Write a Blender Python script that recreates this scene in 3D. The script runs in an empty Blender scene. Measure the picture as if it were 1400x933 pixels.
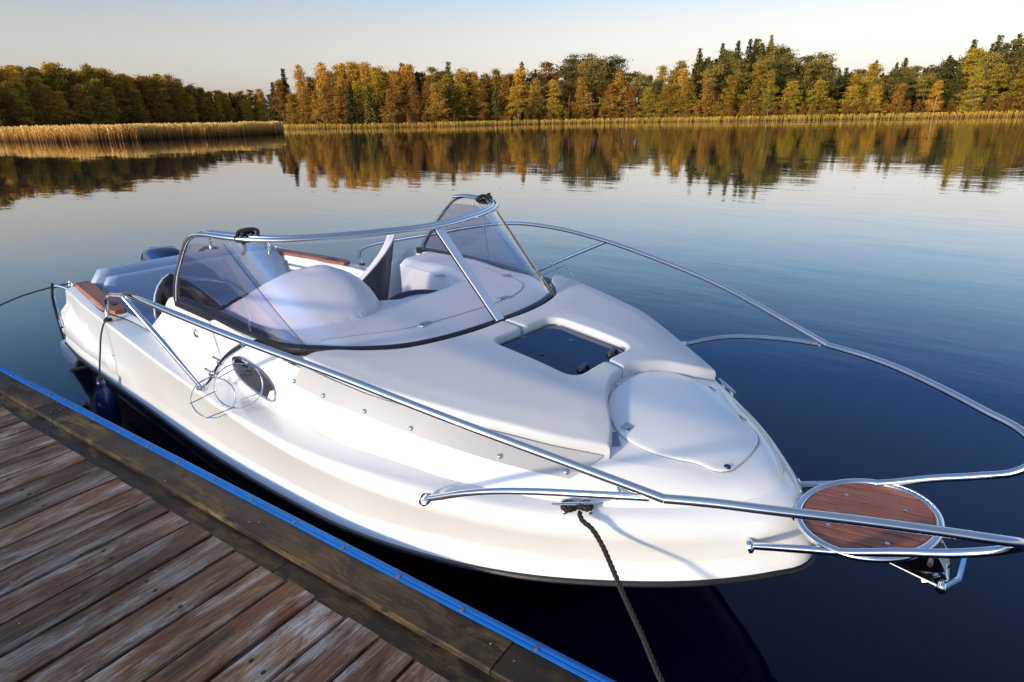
import bpy, bmesh, math, random
import numpy as np
from mathutils import Vector, Matrix
R = math.radians
sc = bpy.context.scene
col = sc.collection
random.seed(7)
rng = np.random.default_rng(11)

# ------------------------------------------------------------------ camera
# world frame: +X towards the bow, +Y away from the dock, Z up, water at z = 0
CAM = Vector((0.0, -2.4, 2.25))
cd = bpy.data.cameras.new('camera'); cam = bpy.data.objects.new('camera', cd); col.objects.link(cam)
cr_ = Vector((0.75554, 0.65484, -0.01853)); cu_ = Vector((-0.20971, 0.26856, 0.94016)); cf_ = Vector((-0.62063, 0.70644, -0.34023))
cam.matrix_world = Matrix(((cr_.x, cu_.x, -cf_.x, CAM.x), (cr_.y, cu_.y, -cf_.y, CAM.y), (cr_.z, cu_.z, -cf_.z, CAM.z), (0, 0, 0, 1)))
cd.sensor_width = 36; cd.lens = 21.63; cd.clip_start = 0.05; cd.clip_end = 6000
sc.camera = cam

# ------------------------------------------------------------------ sky and sun
SUN_EL = R(12.0)
SUN_DIR = Vector((-0.06, -1.0, 0)).normalized()          # horizontal direction towards the sun
w = bpy.data.worlds.new('World'); sc.world = w; w.use_nodes = True
nt = w.node_tree; bg = nt.nodes['Background']
sky = nt.nodes.new('ShaderNodeTexSky'); sky.sky_type = 'NISHITA'; sky.sun_disc = False
sky.sun_elevation = SUN_EL; sky.sun_rotation = math.atan2(SUN_DIR.x, SUN_DIR.y)
sky.altitude = 50; sky.air_density = 1.0; sky.dust_density = 1.6; sky.ozone_density = 1.5
# thin high haze: the Nishita brightness, paler at the horizon and deeper blue towards the zenith
_tc = nt.nodes.new('ShaderNodeTexCoord'); _sx = nt.nodes.new('ShaderNodeSeparateXYZ'); nt.links.new(_tc.outputs['Generated'], _sx.inputs[0])
_rp = nt.nodes.new('ShaderNodeValToRGB'); _e = _rp.color_ramp.elements
for _k in range(3): _e.new(0.5)
for _k, (_p, _c) in enumerate(((0.0, (.322, .283, .240)), (.12, (.302, .306, .300)), (.22, (.190, .320, .455)), (.36, (.070, .195, .50)), (1.0, (.40, .50, .74)))): _e[_k].position = _p; _e[_k].color = (*_c, 1)
nt.links.new(_sx.outputs[2], _rp.inputs[0]); _bw = nt.nodes.new('ShaderNodeRGBToBW'); nt.links.new(sky.outputs[0], _bw.inputs[0])
_vm = nt.nodes.new('ShaderNodeVectorMath'); _vm.operation = 'SCALE'; nt.links.new(_rp.outputs[0], _vm.inputs[0]); _mm = nt.nodes.new('ShaderNodeMath'); _mm.operation = 'MULTIPLY'; _mm.inputs[1].default_value = 1.9
nt.links.new(_bw.outputs[0], _mm.inputs[0]); nt.links.new(_mm.outputs[0], _vm.inputs['Scale']); nt.links.new(_vm.outputs[0], bg.inputs[0]); bg.inputs[1].default_value = 0.15
sl = bpy.data.lights.new('sun', 'SUN'); sl.energy = 1.65; sl.angle = R(3.5); sl.color = (1.0, 0.80, 0.52)
so = bpy.data.objects.new('sun', sl); col.objects.link(so)
sv = Vector((SUN_DIR.x * math.cos(SUN_EL), SUN_DIR.y * math.cos(SUN_EL), math.sin(SUN_EL)))
so.rotation_euler = sv.to_track_quat('Z', 'Y').to_euler(); so.location = (0, -20, 20)
sc.view_settings.view_transform = 'Standard'; sc.view_settings.look = 'None'
sc.view_settings.gamma = 1; sc.view_settings.exposure = 1.30; sc.view_settings.use_curve_mapping = False

# ------------------------------------------------------------------ materials
def N(nt, t, **k):
    n = nt.nodes.new(t)
    for a, b in k.items(): setattr(n, a, b)
    return n
def mat(name, c, rough=0.5, metal=0.0, spec=0.5, coat=0.0, var=0.0, vscale=8, bump=0.0, bscale=60, c2=None, sheen=0.0):
    m = bpy.data.materials.new(name); m.use_nodes = True; nt = m.node_tree
    b = nt.nodes['Principled BSDF']
    b.inputs['Base Color'].default_value = (*c, 1); b.inputs['Roughness'].default_value = rough
    b.inputs['Metallic'].default_value = metal; b.inputs['Specular IOR Level'].default_value = spec
    b.inputs['Coat Weight'].default_value = coat; b.inputs['Coat Roughness'].default_value = 0.06
    b.inputs['Sheen Weight'].default_value = sheen
    tc = N(nt, 'ShaderNodeTexCoord')
    if var > 0 or c2:
        n = N(nt, 'ShaderNodeTexNoise'); n.inputs['Scale'].default_value = vscale; n.inputs['Detail'].default_value = 6
        nt.links.new(tc.outputs['Object'], n.inputs['Vector'])
        r = N(nt, 'ShaderNodeValToRGB'); r.color_ramp.elements[0].position = 0.35; r.color_ramp.elements[1].position = 0.68
        d = c2 if c2 else tuple(x * (1 - var) for x in c)
        r.color_ramp.elements[0].color = (*d, 1); r.color_ramp.elements[1].color = (*c, 1)
        nt.links.new(n.outputs['Fac'], r.inputs[0]); nt.links.new(r.outputs[0], b.inputs['Base Color'])
    if bump > 0:
        n = N(nt, 'ShaderNodeTexNoise'); n.inputs['Scale'].default_value = bscale; n.inputs['Detail'].default_value = 4
        nt.links.new(tc.outputs['Object'], n.inputs['Vector'])
        bp = N(nt, 'ShaderNodeBump'); bp.inputs['Strength'].default_value = bump; bp.inputs['Distance'].default_value = 0.01
        nt.links.new(n.outputs['Fac'], bp.inputs['Height']); nt.links.new(bp.outputs[0], b.inputs['Normal'])
    return m
M = {}
M['gel'] = mat('gelcoat_white', (0.84, 0.825, 0.79), 0.22, coat=0.6, var=0.04, vscale=3)
M['gel_in'] = mat('gelcoat_inner', (0.86, 0.85, 0.81), 0.35, var=0.05, vscale=5)
M['navy'] = mat('navy_gelcoat', (0.006, 0.009, 0.020), 0.35, spec=0.25)
M['rubber'] = mat('black_rubber', (0.012, 0.012, 0.013), 0.38, bump=0.1, bscale=80)
M['steel'] = mat('stainless_steel', (0.74, 0.74, 0.75), 0.09, metal=1.0)
M['steel_dull'] = mat('brushed_steel', (0.60, 0.61, 0.63), 0.28, metal=1.0)
M['cushion'] = mat('grey_vinyl', (0.58, 0.58, 0.585), 0.50, sheen=0.15, bump=0.10, bscale=9, var=0.05, vscale=2.5)
M['flap'] = mat('flap_vinyl', (0.42, 0.41, 0.40), 0.6, bump=0.1, bscale=200)
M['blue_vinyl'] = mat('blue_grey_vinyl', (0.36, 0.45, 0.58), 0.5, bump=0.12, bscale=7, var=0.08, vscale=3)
M['navy_vinyl'] = mat('navy_vinyl', (0.010, 0.013, 0.045), 0.5, bump=0.1, bscale=14)
M['white_vinyl'] = mat('white_vinyl', (0.66, 0.66, 0.68), 0.5, bump=0.1, bscale=14)
M['plastic'] = mat('black_plastic', (0.018, 0.018, 0.02), 0.3)
M['aluminium'] = mat('anodised_aluminium', (0.62, 0.68, 0.76), 0.5, metal=0.35)
M['blue_pvc'] = mat('blue_pvc', (0.002, 0.105, 0.40), 0.62, spec=0.25, var=0.12, vscale=9, bump=0.03)
M['fender_blue'] = mat('fender_blue', (0.008, 0.02, 0.10), 0.25)
M['webbing'] = mat('black_webbing', (0.01, 0.01, 0.01), 0.9, bump=0.5, bscale=300)
M['cowl'] = mat('engine_blue', (0.006, 0.022, 0.085), 0.15, coat=0.6)
M['brown'] = mat('brown_vinyl', (0.045, 0.038, 0.032), 0.5)

def wood_mat(name, c1, c2, rough, sc_=(1.5, 14, 14), gloss=0.5):
    m = bpy.data.materials.new(name); m.use_nodes = True; nt = m.node_tree; b = nt.nodes['Principled BSDF']
    tc = N(nt, 'ShaderNodeTexCoord'); mp = N(nt, 'ShaderNodeMapping'); mp.inputs['Scale'].default_value = sc_
    oi = N(nt, 'ShaderNodeObjectInfo')
    ad = N(nt, 'ShaderNodeVectorMath', operation='MULTIPLY_ADD'); ad.inputs[1].default_value = (1, 1, 1)
    nt.links.new(tc.outputs['Object'], mp.inputs[0]); nt.links.new(mp.outputs[0], ad.inputs[0])
    cm = N(nt, 'ShaderNodeVectorMath', operation='SCALE'); cm.inputs[0].default_value = (31, 17, 9)
    nt.links.new(oi.outputs['Random'], cm.inputs['Scale']); nt.links.new(cm.outputs[0], ad.inputs[2])
    n = N(nt, 'ShaderNodeTexNoise'); n.inputs['Scale'].default_value = 3; n.inputs['Detail'].default_value = 8; n.inputs['Distortion'].default_value = 0.6
    nt.links.new(ad.outputs[0], n.inputs['Vector'])
    r = N(nt, 'ShaderNodeValToRGB'); r.color_ramp.elements[0].position = 0.3; r.color_ramp.elements[1].position = 0.7
    r.color_ramp.elements[0].color = (*c1, 1); r.color_ramp.elements[1].color = (*c2, 1)
    nt.links.new(n.outputs['Fac'], r.inputs[0]); nt.links.new(r.outputs[0], b.inputs['Base Color'])
    b.inputs['Roughness'].default_value = rough; b.inputs['Specular IOR Level'].default_value = gloss
    return m
M['teak'] = wood_mat('red_teak', (0.22, 0.065, 0.032), (0.40, 0.135, 0.068), 0.5)
M['teak_trim'] = wood_mat('teak_trim', (0.22, 0.07, 0.03), (0.36, 0.13, 0.06), 0.5)

def plank_mat(name, dark=False):
    m = bpy.data.materials.new(name); m.use_nodes = True; nt = m.node_tree; b = nt.nodes['Principled BSDF']; L = nt.links.new
    tc = N(nt, 'ShaderNodeTexCoord'); oi = N(nt, 'ShaderNodeObjectInfo')
    cm = N(nt, 'ShaderNodeVectorMath', operation='SCALE'); cm.inputs[0].default_value = (37.0, 13.0, 5.0); L(oi.outputs['Random'], cm.inputs['Scale'])
    ad = N(nt, 'ShaderNodeVectorMath', operation='ADD'); L(cm.outputs[0], ad.inputs[1])
    rt_ = N(nt, 'ShaderNodeMapping'); rt_.inputs['Rotation'].default_value = (0, 0, R(90) if dark else 0); L(tc.outputs['Object'], rt_.inputs[0]); L(rt_.outputs[0], ad.inputs[0])
    def noise(scale, vec, detail=8, rough=0.6, dist=0.0):
        mp = N(nt, 'ShaderNodeMapping'); mp.inputs['Scale'].default_value = vec; L(ad.outputs[0], mp.inputs[0])
        n = N(nt, 'ShaderNodeTexNoise'); n.inputs['Scale'].default_value = scale; n.inputs['Detail'].default_value = detail
        n.inputs['Roughness'].default_value = rough; n.inputs['Distortion'].default_value = dist; L(mp.outputs[0], n.inputs['Vector']); return n
    def ramp(src, stops):
        r = N(nt, 'ShaderNodeValToRGB'); e = r.color_ramp.elements
        while len(e) < len(stops): e.new(0.5)
        for k, (p_, c_) in enumerate(stops): e[k].position = p_; e[k].color = (*c_, 1) if len(c_) == 3 else c_
        L(src, r.inputs[0]); return r
    def mix(f, a, c, t='MIX'):
        x = N(nt, 'ShaderNodeMix', data_type='RGBA', blend_type=t)
        if isinstance(f, float): x.inputs[0].default_value = f
        else: L(f, x.inputs[0])
        L(a, x.inputs[6]); L(c, x.inputs[7]); return x.outputs[2]
    big = noise(2.2, (0.8, 3.8, 1), 7, 0.62, 0.7)
    if dark:
        base = ramp(big.outputs['Fac'], [(0.34, (0.010, 0.005, 0.002)), (0.44, (0.040, 0.021, 0.006)), (0.55, (0.095, 0.058, 0.018)), (0.68, (0.16, 0.125, 0.045))])
        stain = ramp(noise(3.6, (1, 2, 1), 5, 0.7, 0.5).outputs['Fac'], [(0.46, (0, 0, 0)), (0.56, (1, 1, 1))])
        rust = N(nt, 'ShaderNodeRGB'); rust.outputs[0].default_value = (0.022, 0.012, 0.005, 1)
    else:
        base = ramp(big.outputs['Fac'], [(0.32, (0.035, 0.018, 0.008)), (0.40, (0.150, 0.088, 0.040)), (0.48, (0.235, 0.165, 0.105)), (0.58, (0.330, 0.310, 0.300)), (0.72, (0.230, 0.140, 0.060))])
        stain = ramp(noise(2.9, (0.75, 3.0, 1), 8, 0.74, 0.9).outputs['Fac'], [(0.46, (0, 0, 0)), (0.54, (0.75, 0.75, 0.75)), (0.64, (1, 1, 1))])
        rust = N(nt, 'ShaderNodeRGB'); rust.outputs[0].default_value = (0.135, 0.050, 0.017, 1)
    c0 = mix(stain.outputs[0], base.outputs[0], rust.outputs[0])
    # per board tone
    tone = N(nt, 'ShaderNodeMapRange'); tone.inputs[3].default_value = 0.46 if not dark else .55; tone.inputs[4].default_value = 1.0 if not dark else .8; L(oi.outputs['Random'], tone.inputs[0])
    hs = N(nt, 'ShaderNodeVectorMath', operation='SCALE'); L(c0, hs.inputs[0]); L(tone.outputs[0], hs.inputs['Scale'])
    # fine grain
    g = noise(10, (0.55, 22, 8), 10, 0.78, 0.15)
    gr = ramp(g.outputs['Fac'], [(0.36, (0.20, 0.18, 0.17)), (0.5, (0.95, 0.95, 0.95)), (0.62, (2.1, 2.1, 2.15))])
    c1 = mix(0.85, hs.outputs[0], gr.outputs[0], 'MULTIPLY')
    # dark cracks and spots
    k = noise(9, (0.6, 5.5, 1), 8, 0.78, 1.4)
    kr = ramp(k.outputs['Fac'], [(0.36, (0.10, 0.08, 0.06)), (0.45, (1, 1, 1)), (0.62, (1, 1, 1)), (0.70, (1.5, 1.47, 1.45))])
    c2 = mix(0.9, c1, kr.outputs[0], 'MULTIPLY')
    # knots
    mp = N(nt, 'ShaderNodeMapping'); mp.inputs['Scale'].default_value = (1.5, 4.0, 0.01); L(ad.outputs[0], mp.inputs[0])
    v = N(nt, 'ShaderNodeTexVoronoi'); v.inputs['Scale'].default_value = 1.7; L(mp.outputs[0], v.inputs['Vector'])
    vr = ramp(v.outputs['Distance'], [(0.02, (0.15, 0.10, 0.07)), (0.045, (2.3, 1.9, 1.4)), (0.075, (0.28, 0.17, 0.10)), (0.22, (1, 1, 1))])
    c3 = mix(0.8, c2, vr.outputs[0], 'MULTIPLY')
    L(c3, b.inputs['Base Color'])
    # damp sheen varies
    rr = ramp(big.outputs['Fac'], [(0.35, (0.42,) * 3), (0.65, (0.75,) * 3)]); L(rr.outputs[0], b.inputs['Roughness'])
    b.inputs['Specular IOR Level'].default_value = 0.35
    bp = N(nt, 'ShaderNodeBump'); bp.inputs['Strength'].default_value = 0.7; bp.inputs['Distance'].default_value = 0.004
    L(g.outputs['Fac'], bp.inputs['Height']); L(bp.outputs[0], b.inputs['Normal'])
    return m
M['plank'] = plank_mat('weathered_plank'); M['beam'] = plank_mat('mossy_beam', True); M['beam2'] = plank_mat('wet_board', True)
M['trough'] = mat('wet_trough', (0.075, 0.056, 0.030), 0.65, c2=(0.030, 0.024, 0.014), vscale=5, bump=0.4, bscale=12)

def glass_mat(name, tint, refl=0.9):
    m = bpy.data.materials.new(name); m.use_nodes = True; nt = m.node_tree; L = nt.links.new
    nt.nodes.remove(nt.nodes['Principled BSDF']); out = nt.nodes['Material Output']
    t = N(nt, 'ShaderNodeBsdfTransparent'); t.inputs[0].default_value = (*tint, 1)
    g = N(nt, 'ShaderNodeBsdfGlossy'); g.inputs['Roughness'].default_value = 0.02; g.inputs['Color'].default_value = (refl, refl, refl, 1)
    fr = N(nt, 'ShaderNodeFresnel'); ge = N(nt, 'ShaderNodeNewGeometry'); io = N(nt, 'ShaderNodeMapRange')
    io.inputs[3].default_value = 1.42; io.inputs[4].default_value = 1 / 1.42; L(ge.outputs['Backfacing'], io.inputs[0]); L(io.outputs[0], fr.inputs['IOR'])
    mx = N(nt, 'ShaderNodeMixShader'); L(fr.outputs[0], mx.inputs[0]); L(t.outputs[0], mx.inputs[1]); L(g.outputs[0], mx.inputs[2])
    L(mx.outputs[0], out.inputs[0]); return m
M['glass'] = glass_mat('clear_acrylic', (0.95, 0.94, 0.955)); M['smoke'] = glass_mat('smoked_acrylic', (0.82, 0.80, 0.86))       # two faces of each pane: about 0.7 in all
M['hatch_glass'] = mat('dark_hatch_glass', (0.002, 0.018, 0.060), 0.04, spec=0.45)
M['tab'] = mat('tab_grey', (.20, .25, .34), .7); M['joint'] = glass_mat('clear_joint', (.62, .62, .66)); M['dark_glass'] = mat('dark_glass', (0.01, 0.01, 0.014), 0.08, spec=0.3)

def rope_mat():
    m = bpy.data.materials.new('braided_rope'); m.use_nodes = True; nt = m.node_tree; b = nt.nodes['Principled BSDF']
    b.inputs['Roughness'].default_value = 0.85
    n = N(nt, 'ShaderNodeTexNoise'); n.inputs['Scale'].default_value = 180
    tc = N(nt, 'ShaderNodeTexCoord'); nt.links.new(tc.outputs['Object'], n.inputs['Vector'])
    r = N(nt, 'ShaderNodeValToRGB'); r.color_ramp.elements[0].color = (0.012, 0.011, 0.010, 1); r.color_ramp.elements[1].color = (0.020, 0.015, 0.010, 1)
    nt.links.new(n.outputs['Fac'], r.inputs[0]); nt.links.new(r.outputs[0], b.inputs['Base Color']); return m
M['rope'] = rope_mat()

# ------------------------------------------------------------------ helpers
def tag(o, label=None, cat=None, group=None, kind=None):
    if label: o['label'] = label
    if cat: o['category'] = cat
    if group: o['group'] = group
    if kind: o['kind'] = kind
    return o
def empty(name, loc=(0, 0, 0), rz=0.0, parent=None):
    o = bpy.data.objects.new(name, None); col.objects.link(o); o.location = loc; o.rotation_euler = (0, 0, rz); o.empty_display_size = 0.2
    if parent: o.parent = parent
    return o
def link(name, me, m, parent=None, smooth=True, auto=None):
    if m is not None and not me.materials: me.materials.append(m)
    if smooth:
        for p_ in me.polygons: p_.use_smooth = True
        if auto is not None:
            me.set_sharp_from_angle(angle=R(auto))
    o = bpy.data.objects.new(name, me); col.objects.link(o)
    if parent: o.parent = parent
    return o
class MB:
    def __init__(s): s.v = []; s.f = []
    def add(s, vs, fs):
        b = len(s.v); s.v += [tuple(map(float, v)) for v in vs]; s.f += [tuple(b + i for i in f) for f in fs]; return s
    def build(s, name, m, parent=None, smooth=True, auto=40, fix=True, bevel=0):
        me = bpy.data.meshes.new(name); me.from_pydata(s.v, [], s.f); me.update()
        if fix:
            b = bmesh.new(); b.from_mesh(me); bmesh.ops.remove_doubles(b, verts=b.verts, dist=1e-5)
            bmesh.ops.dissolve_degenerate(b, dist=1e-6, edges=b.edges)
            bmesh.ops.recalc_face_normals(b, faces=b.faces); b.to_mesh(me); b.free()
        o = link(name, me, m, parent, smooth, auto)
        if bevel:
            md = o.modifiers.new('bevel', 'BEVEL'); md.width = bevel; md.segments = 2; md.limit_method = 'ANGLE'
        return o
    def box(s, c, d, rz=0.0, ax=None):
        c = Vector(c); d = [x / 2 for x in d]
        if ax: X, Y, Z = [Vector(a).normalized() for a in ax]
        else: X = Vector((math.cos(rz), math.sin(rz), 0)); Y = Vector((-math.sin(rz), math.cos(rz), 0)); Z = Vector((0, 0, 1))
        vs = [c + X * (i * d[0]) + Y * (j * d[1]) + Z * (k * d[2]) for i in (-1, 1) for j in (-1, 1) for k in (-1, 1)]
        return s.add(vs, [(0, 1, 3, 2), (4, 6, 7, 5), (0, 4, 5, 1), (2, 3, 7, 6), (0, 2, 6, 4), (1, 5, 7, 3)])
    def tube(s, pts, r, n=10, cap=True, closed=False):
        P = [Vector(p_) for p_ in pts]; m = len(P); rr = r if hasattr(r, '__len__') else [r] * m
        T = []
        for i in range(m):
            if closed: t = P[(i + 1) % m] - P[i - 1]
            else: t = P[min(i + 1, m - 1)] - P[max(i - 1, 0)]
            T.append(t.normalized() if t.length > 1e-9 else Vector((1, 0, 0)))
        a = Vector((0, 0, 1)) if abs(T[0].z) < 0.9 else Vector((1, 0, 0))
        U = T[0].cross(a).normalized(); vs = []
        for i in range(m):
            U = (U - T[i] * U.dot(T[i])).normalized(); W = T[i].cross(U)
            for k in range(n):
                q = 2 * math.pi * k / n; vs.append(P[i] + (U * math.cos(q) + W * math.sin(q)) * rr[i])
        fs = []
        for i in range(m if closed else m - 1):
            j = (i + 1) % m
            for k in range(n): fs.append((i * n + k, i * n + (k + 1) % n, j * n + (k + 1) % n, j * n + k))
        if cap and not closed: fs += [tuple(range(n))[::-1], tuple((m - 1) * n + k for k in range(n))]
        return s.add(vs, fs)
    def grid(s, rows, close=False):
        n = len(rows[0]); b = []
        for r_ in rows: b += list(r_)
        fs = []
        for i in range(len(rows) - 1):
            for k in range(n if close else n - 1): fs.append((i * n + k, i * n + (k + 1) % n, (i + 1) * n + (k + 1) % n, (i + 1) * n + k))
        return s.add(b, fs)
    def lathe(s, c, prof, n=20, ax=(0, 0, 1)):
        Z = Vector(ax).normalized(); X = Z.orthogonal().normalized(); Y = Z.cross(X); c = Vector(c); rows = []
        for r_, h in prof: rows.append([c + Z * h + (X * math.cos(2 * math.pi * k / n) + Y * math.sin(2 * math.pi * k / n)) * r_ for k in range(n)])
        return s.grid(rows, close=True)

def dense(pts, per=14):
    P = np.array(pts, float); n = len(P)
    if n == 2: t = np.linspace(0, 1, per + 1)[:, None]; return P[0] * (1 - t) + P[1] * t
    d = np.sqrt(np.linalg.norm(np.diff(P, axis=0), axis=1)) + 1e-9
    m = np.zeros_like(P)
    for i in range(1, n - 1):
        a, b = d[i - 1] ** 2, d[i] ** 2
        m[i] = ((P[i] - P[i - 1]) / a * b + (P[i + 1] - P[i]) / b * a) / (a + b)
    m[0] = (P[1] - P[0]) / d[0] ** 2 * 1.5 - m[1] * 0.5; m[-1] = (P[-1] - P[-2]) / d[-1] ** 2 * 1.5 - m[-2] * 0.5
    out = []
    for i in range(n - 1):
        L_ = d[i] ** 2
        for k in range(per):
            t = k / per; h = (2 * t ** 3 - 3 * t ** 2 + 1, t ** 3 - 2 * t ** 2 + t, -2 * t ** 3 + 3 * t ** 2, t ** 3 - t ** 2)
            out.append(h[0] * P[i] + h[1] * L_ * m[i] + h[2] * P[i + 1] + h[3] * L_ * m[i + 1])
    out.append(P[-1]); return np.array(out)
def resample(Q, n):
    Q = np.array(Q, float); s = np.r_[0, np.cumsum(np.linalg.norm(np.diff(Q, axis=0), axis=1))]
    t = np.linspace(0, s[-1], n); return np.c_[tuple(np.interp(t, s, Q[:, k]) for k in range(Q.shape[1]))]
def ushape(pts, n=121):                       # pts: (x, |y|, z) from aft to the bow, last one on the centreline
    P = [(x, -y, z) for x, y, z in pts]; P += [(x, -y, z) for x, y, z in P[::-1][1:]]
    return resample(dense(P), n)
def smooth(pts, n=40): return resample(dense(pts), n)
def mir(p): return (p[0], -p[1], p[2])
def lerp(a, b, t): return tuple(a[i] * (1 - t) + b[i] * t for i in range(3))
def interp(x, tab):
    xs = [t[0] for t in tab]; ys = [t[1] for t in tab]; return float(np.interp(x, xs, ys))

# ================================================================== WATER
def water_mat():
    m = bpy.data.materials.new('lake_water'); m.use_nodes = True; nt = m.node_tree; b = nt.nodes['Principled BSDF']; L = nt.links.new
    nt.nodes.remove(b); out = nt.nodes['Material Output']
    df = N(nt, 'ShaderNodeBsdfDiffuse'); df.inputs[0].default_value = (0.0004, 0.0045, 0.022, 1); gl = N(nt, 'ShaderNodeBsdfGlossy'); gl.inputs['Roughness'].default_value = 0.0; gl.inputs['Color'].default_value = (1, 1, 1, 1)
    fz = N(nt, 'ShaderNodeFresnel'); fz.inputs['IOR'].default_value = 1.36; mc = N(nt, 'ShaderNodeValToRGB'); e_ = mc.color_ramp.elements
    for k_ in range(3): e_.new(.5)
    for k_, (p_, c_) in enumerate(((.0, .0), (.03, .022), (.14, .19), (.38, .57), (1.0, 1.0))): e_[k_].position = p_; e_[k_].color = (c_, c_, c_, 1)
    mx = N(nt, 'ShaderNodeMixShader'); L(fz.outputs[0], mc.inputs[0]); L(mc.outputs[0], mx.inputs[0]); L(df.outputs[0], mx.inputs[1]); L(gl.outputs[0], mx.inputs[2]); L(mx.outputs[0], out.inputs[0])
    g = N(nt, 'ShaderNodeNewGeometry')
    def noise(scale, vec, rot, det, off=0):
        mp = N(nt, 'ShaderNodeMapping'); mp.inputs['Scale'].default_value = vec; mp.inputs['Rotation'].default_value = (0, 0, R(rot)); mp.inputs['Location'].default_value = (off, off, 0)
        L(g.outputs['Position'], mp.inputs[0])
        n = N(nt, 'ShaderNodeTexNoise'); n.inputs['Scale'].default_value = scale; n.inputs['Detail'].default_value = det; n.inputs['Roughness'].default_value = 0.5
        L(mp.outputs[0], n.inputs['Vector']); return n.outputs['Fac']
    a = noise(0.55, (1.0, 2.6, 1), -35, 3)
    c = noise(2.6, (1.0, 2.2, 1), -62, 2, 5)
    e = noise(0.10, (1, 3.0, 1), -41, 2, 9)
    ad = N(nt, 'ShaderNodeMath', operation='MULTIPLY_ADD'); L(c, ad.inputs[0]); ad.inputs[1].default_value = 0.16; L(a, ad.inputs[2])
    # calm lanes: ripple amplitude varies over the lake
    amp = N(nt, 'ShaderNodeMapRange'); amp.inputs[1].default_value = 0.38; amp.inputs[2].default_value = 0.62; amp.inputs[3].default_value = 0.25; amp.inputs[4].default_value = 1.0
    L(e, amp.inputs[0])
    h = N(nt, 'ShaderNodeMath', operation='MULTIPLY'); L(ad.outputs[0], h.inputs[0]); L(amp.outputs[0], h.inputs[1])
    bp = N(nt, 'ShaderNodeBump'); bp.inputs['Strength'].default_value = 1.0; bp.inputs['Distance'].default_value = 0.007
    L(h.outputs[0], bp.inputs['Height']); L(bp.outputs[0], fz.inputs['Normal']); L(bp.outputs[0], gl.inputs['Normal'])
    return m
mb = MB(); mb.add([(-2500, -2500, 0), (2500, -2500, 0), (2500, 2500, 0), (-2500, 2500, 0)], [(0, 1, 2, 3)])
wat = mb.build('lake_water', water_mat(), smooth=False); tag(wat, kind='structure')
# wind-ruffled streak close to the far shore: a very slightly raised skin of broken water
FW = Vector((math.cos(R(131.3)), math.sin(R(131.3)), 0)); RT = Vector((math.cos(R(41.3)), math.sin(R(41.3)), 0))
C0 = Vector((CAM.x, CAM.y, 0))
def W(dep, right, z=0.0): p_ = C0 + FW * dep + RT * right; return Vector((p_.x, p_.y, z))

# ================================================================== MOTORBOAT
boat = empty('motorboat', (-3.4, 0, 0))
tag(boat, 'white cabin motorboat with grey sun pad cushions and chrome rails moored beside the wooden dock', 'boat')
def bp(o):                       # parent to the boat and keep place
    o.parent = boat; o.matrix_parent_inverse = Matrix.Translation((3.4, 0, 0)); return o

STRIP = [(-6.80, 1.05, .33), (-6.2, 1.095, .335), (-5.58, 1.108, .34), (-5.06, 1.12, .349), (-4.55, 1.126, .36), (-4.1, 1.135, .366), (-3.44, 1.141, .38), (-2.8, 1.115, .39), (-2.156, 1.045, .40),
         (-1.8, .955, .41), (-1.342, .778, .43), (-1.035, .60, .45), (-.76, .397, .47), (-.556, .185, .485), (-.475, .07, .49), (-.462, 0, .49)]
K1 = [(-6.45, 1.02, .905), (-5.8, 1.09, .91), (-4.87, 1.15, .905), (-4.34, 1.18, .895), (-3.9, 1.205, .89), (-3.36, 1.228, .885), (-2.76, 1.245, .878), (-2.32, 1.232, .876), (-1.95, 1.178, .873),
      (-1.65, 1.10, .862), (-1.43, .99, .835), (-1.27, .88, .805), (-1.03, .685, .775), (-.806, .474, .752), (-.668, .301, .738), (-.568, .16, .722), (-.530, 0, .715)]
K2 = [(-6.42, .955, .918), (-5.8, 1.02, .920), (-5.3, 1.065, .915), (-5.0, 1.02, .908), (-4.58, 1.005, .898), (-3.87, 1.01, .886), (-3.2, 1.045, .880), (-2.59, 1.07, .876), (-2.3, 1.065, .876), (-2.0, 1.01, .874),
      (-1.67, .945, .866), (-1.5, .875, .850), (-1.32, .775, .826), (-1.04, .58, .800), (-.84, .385, .788), (-.70, .21, .785), (-.640, .09, .785), (-.622, 0, .785)]
def off(pts, dy, dz, dx=0.0, k=1.0):
    out = []
    for x, y, z in pts:
        f = min(1, max(0, (x + 6.8) / 6.3))
        out.append((x - dx * f ** 2, max(0, y * k - dy) if y > 0 else 0, z + dz))
    return out
NU = 321
rS = ushape(STRIP, NU); rK1 = ushape(K1, NU); rK2 = ushape(K2, NU)
def sm_(t): t = max(0, min(1, t)); return t * t * (3 - 2 * t)
def U2(pts): return ushape(pts, NU)
def mixrow(a, b, t): return a * (1 - t) + b * t
# lower, navy hull
mb = MB()
rows = [U2(off(STRIP, .004, .0)), U2(off(STRIP, .03, -.07, .10)), U2(off(STRIP, .07, -.19, .28)), U2(off(STRIP, .12, -.27, .5)), U2(off(STRIP, .22, -.42, .9)), U2(off(STRIP, 0, -.75, 1.5, .35)), U2(off(STRIP, 0, -.80, 1.55, .02))]
mb.grid(rows)
mb.add([r_[0] for r_ in rows] + [r_[-1] for r_ in rows[::-1]], [tuple(range(14))])
bp(mb.build('hull_bottom', M['navy'], auto=30))
# spray rail on the navy side
for sgn in (-1, 1):
    mb = MB(); pts = [(x, sgn * (y - .075 - .02 * max(0, x + 3.4)), z - .21) for x, y, z in STRIP[2:9]]
    mb.tube(smooth(pts, 40), .012, 6); bp(mb.build('spray_rail', M['navy']))
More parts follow.
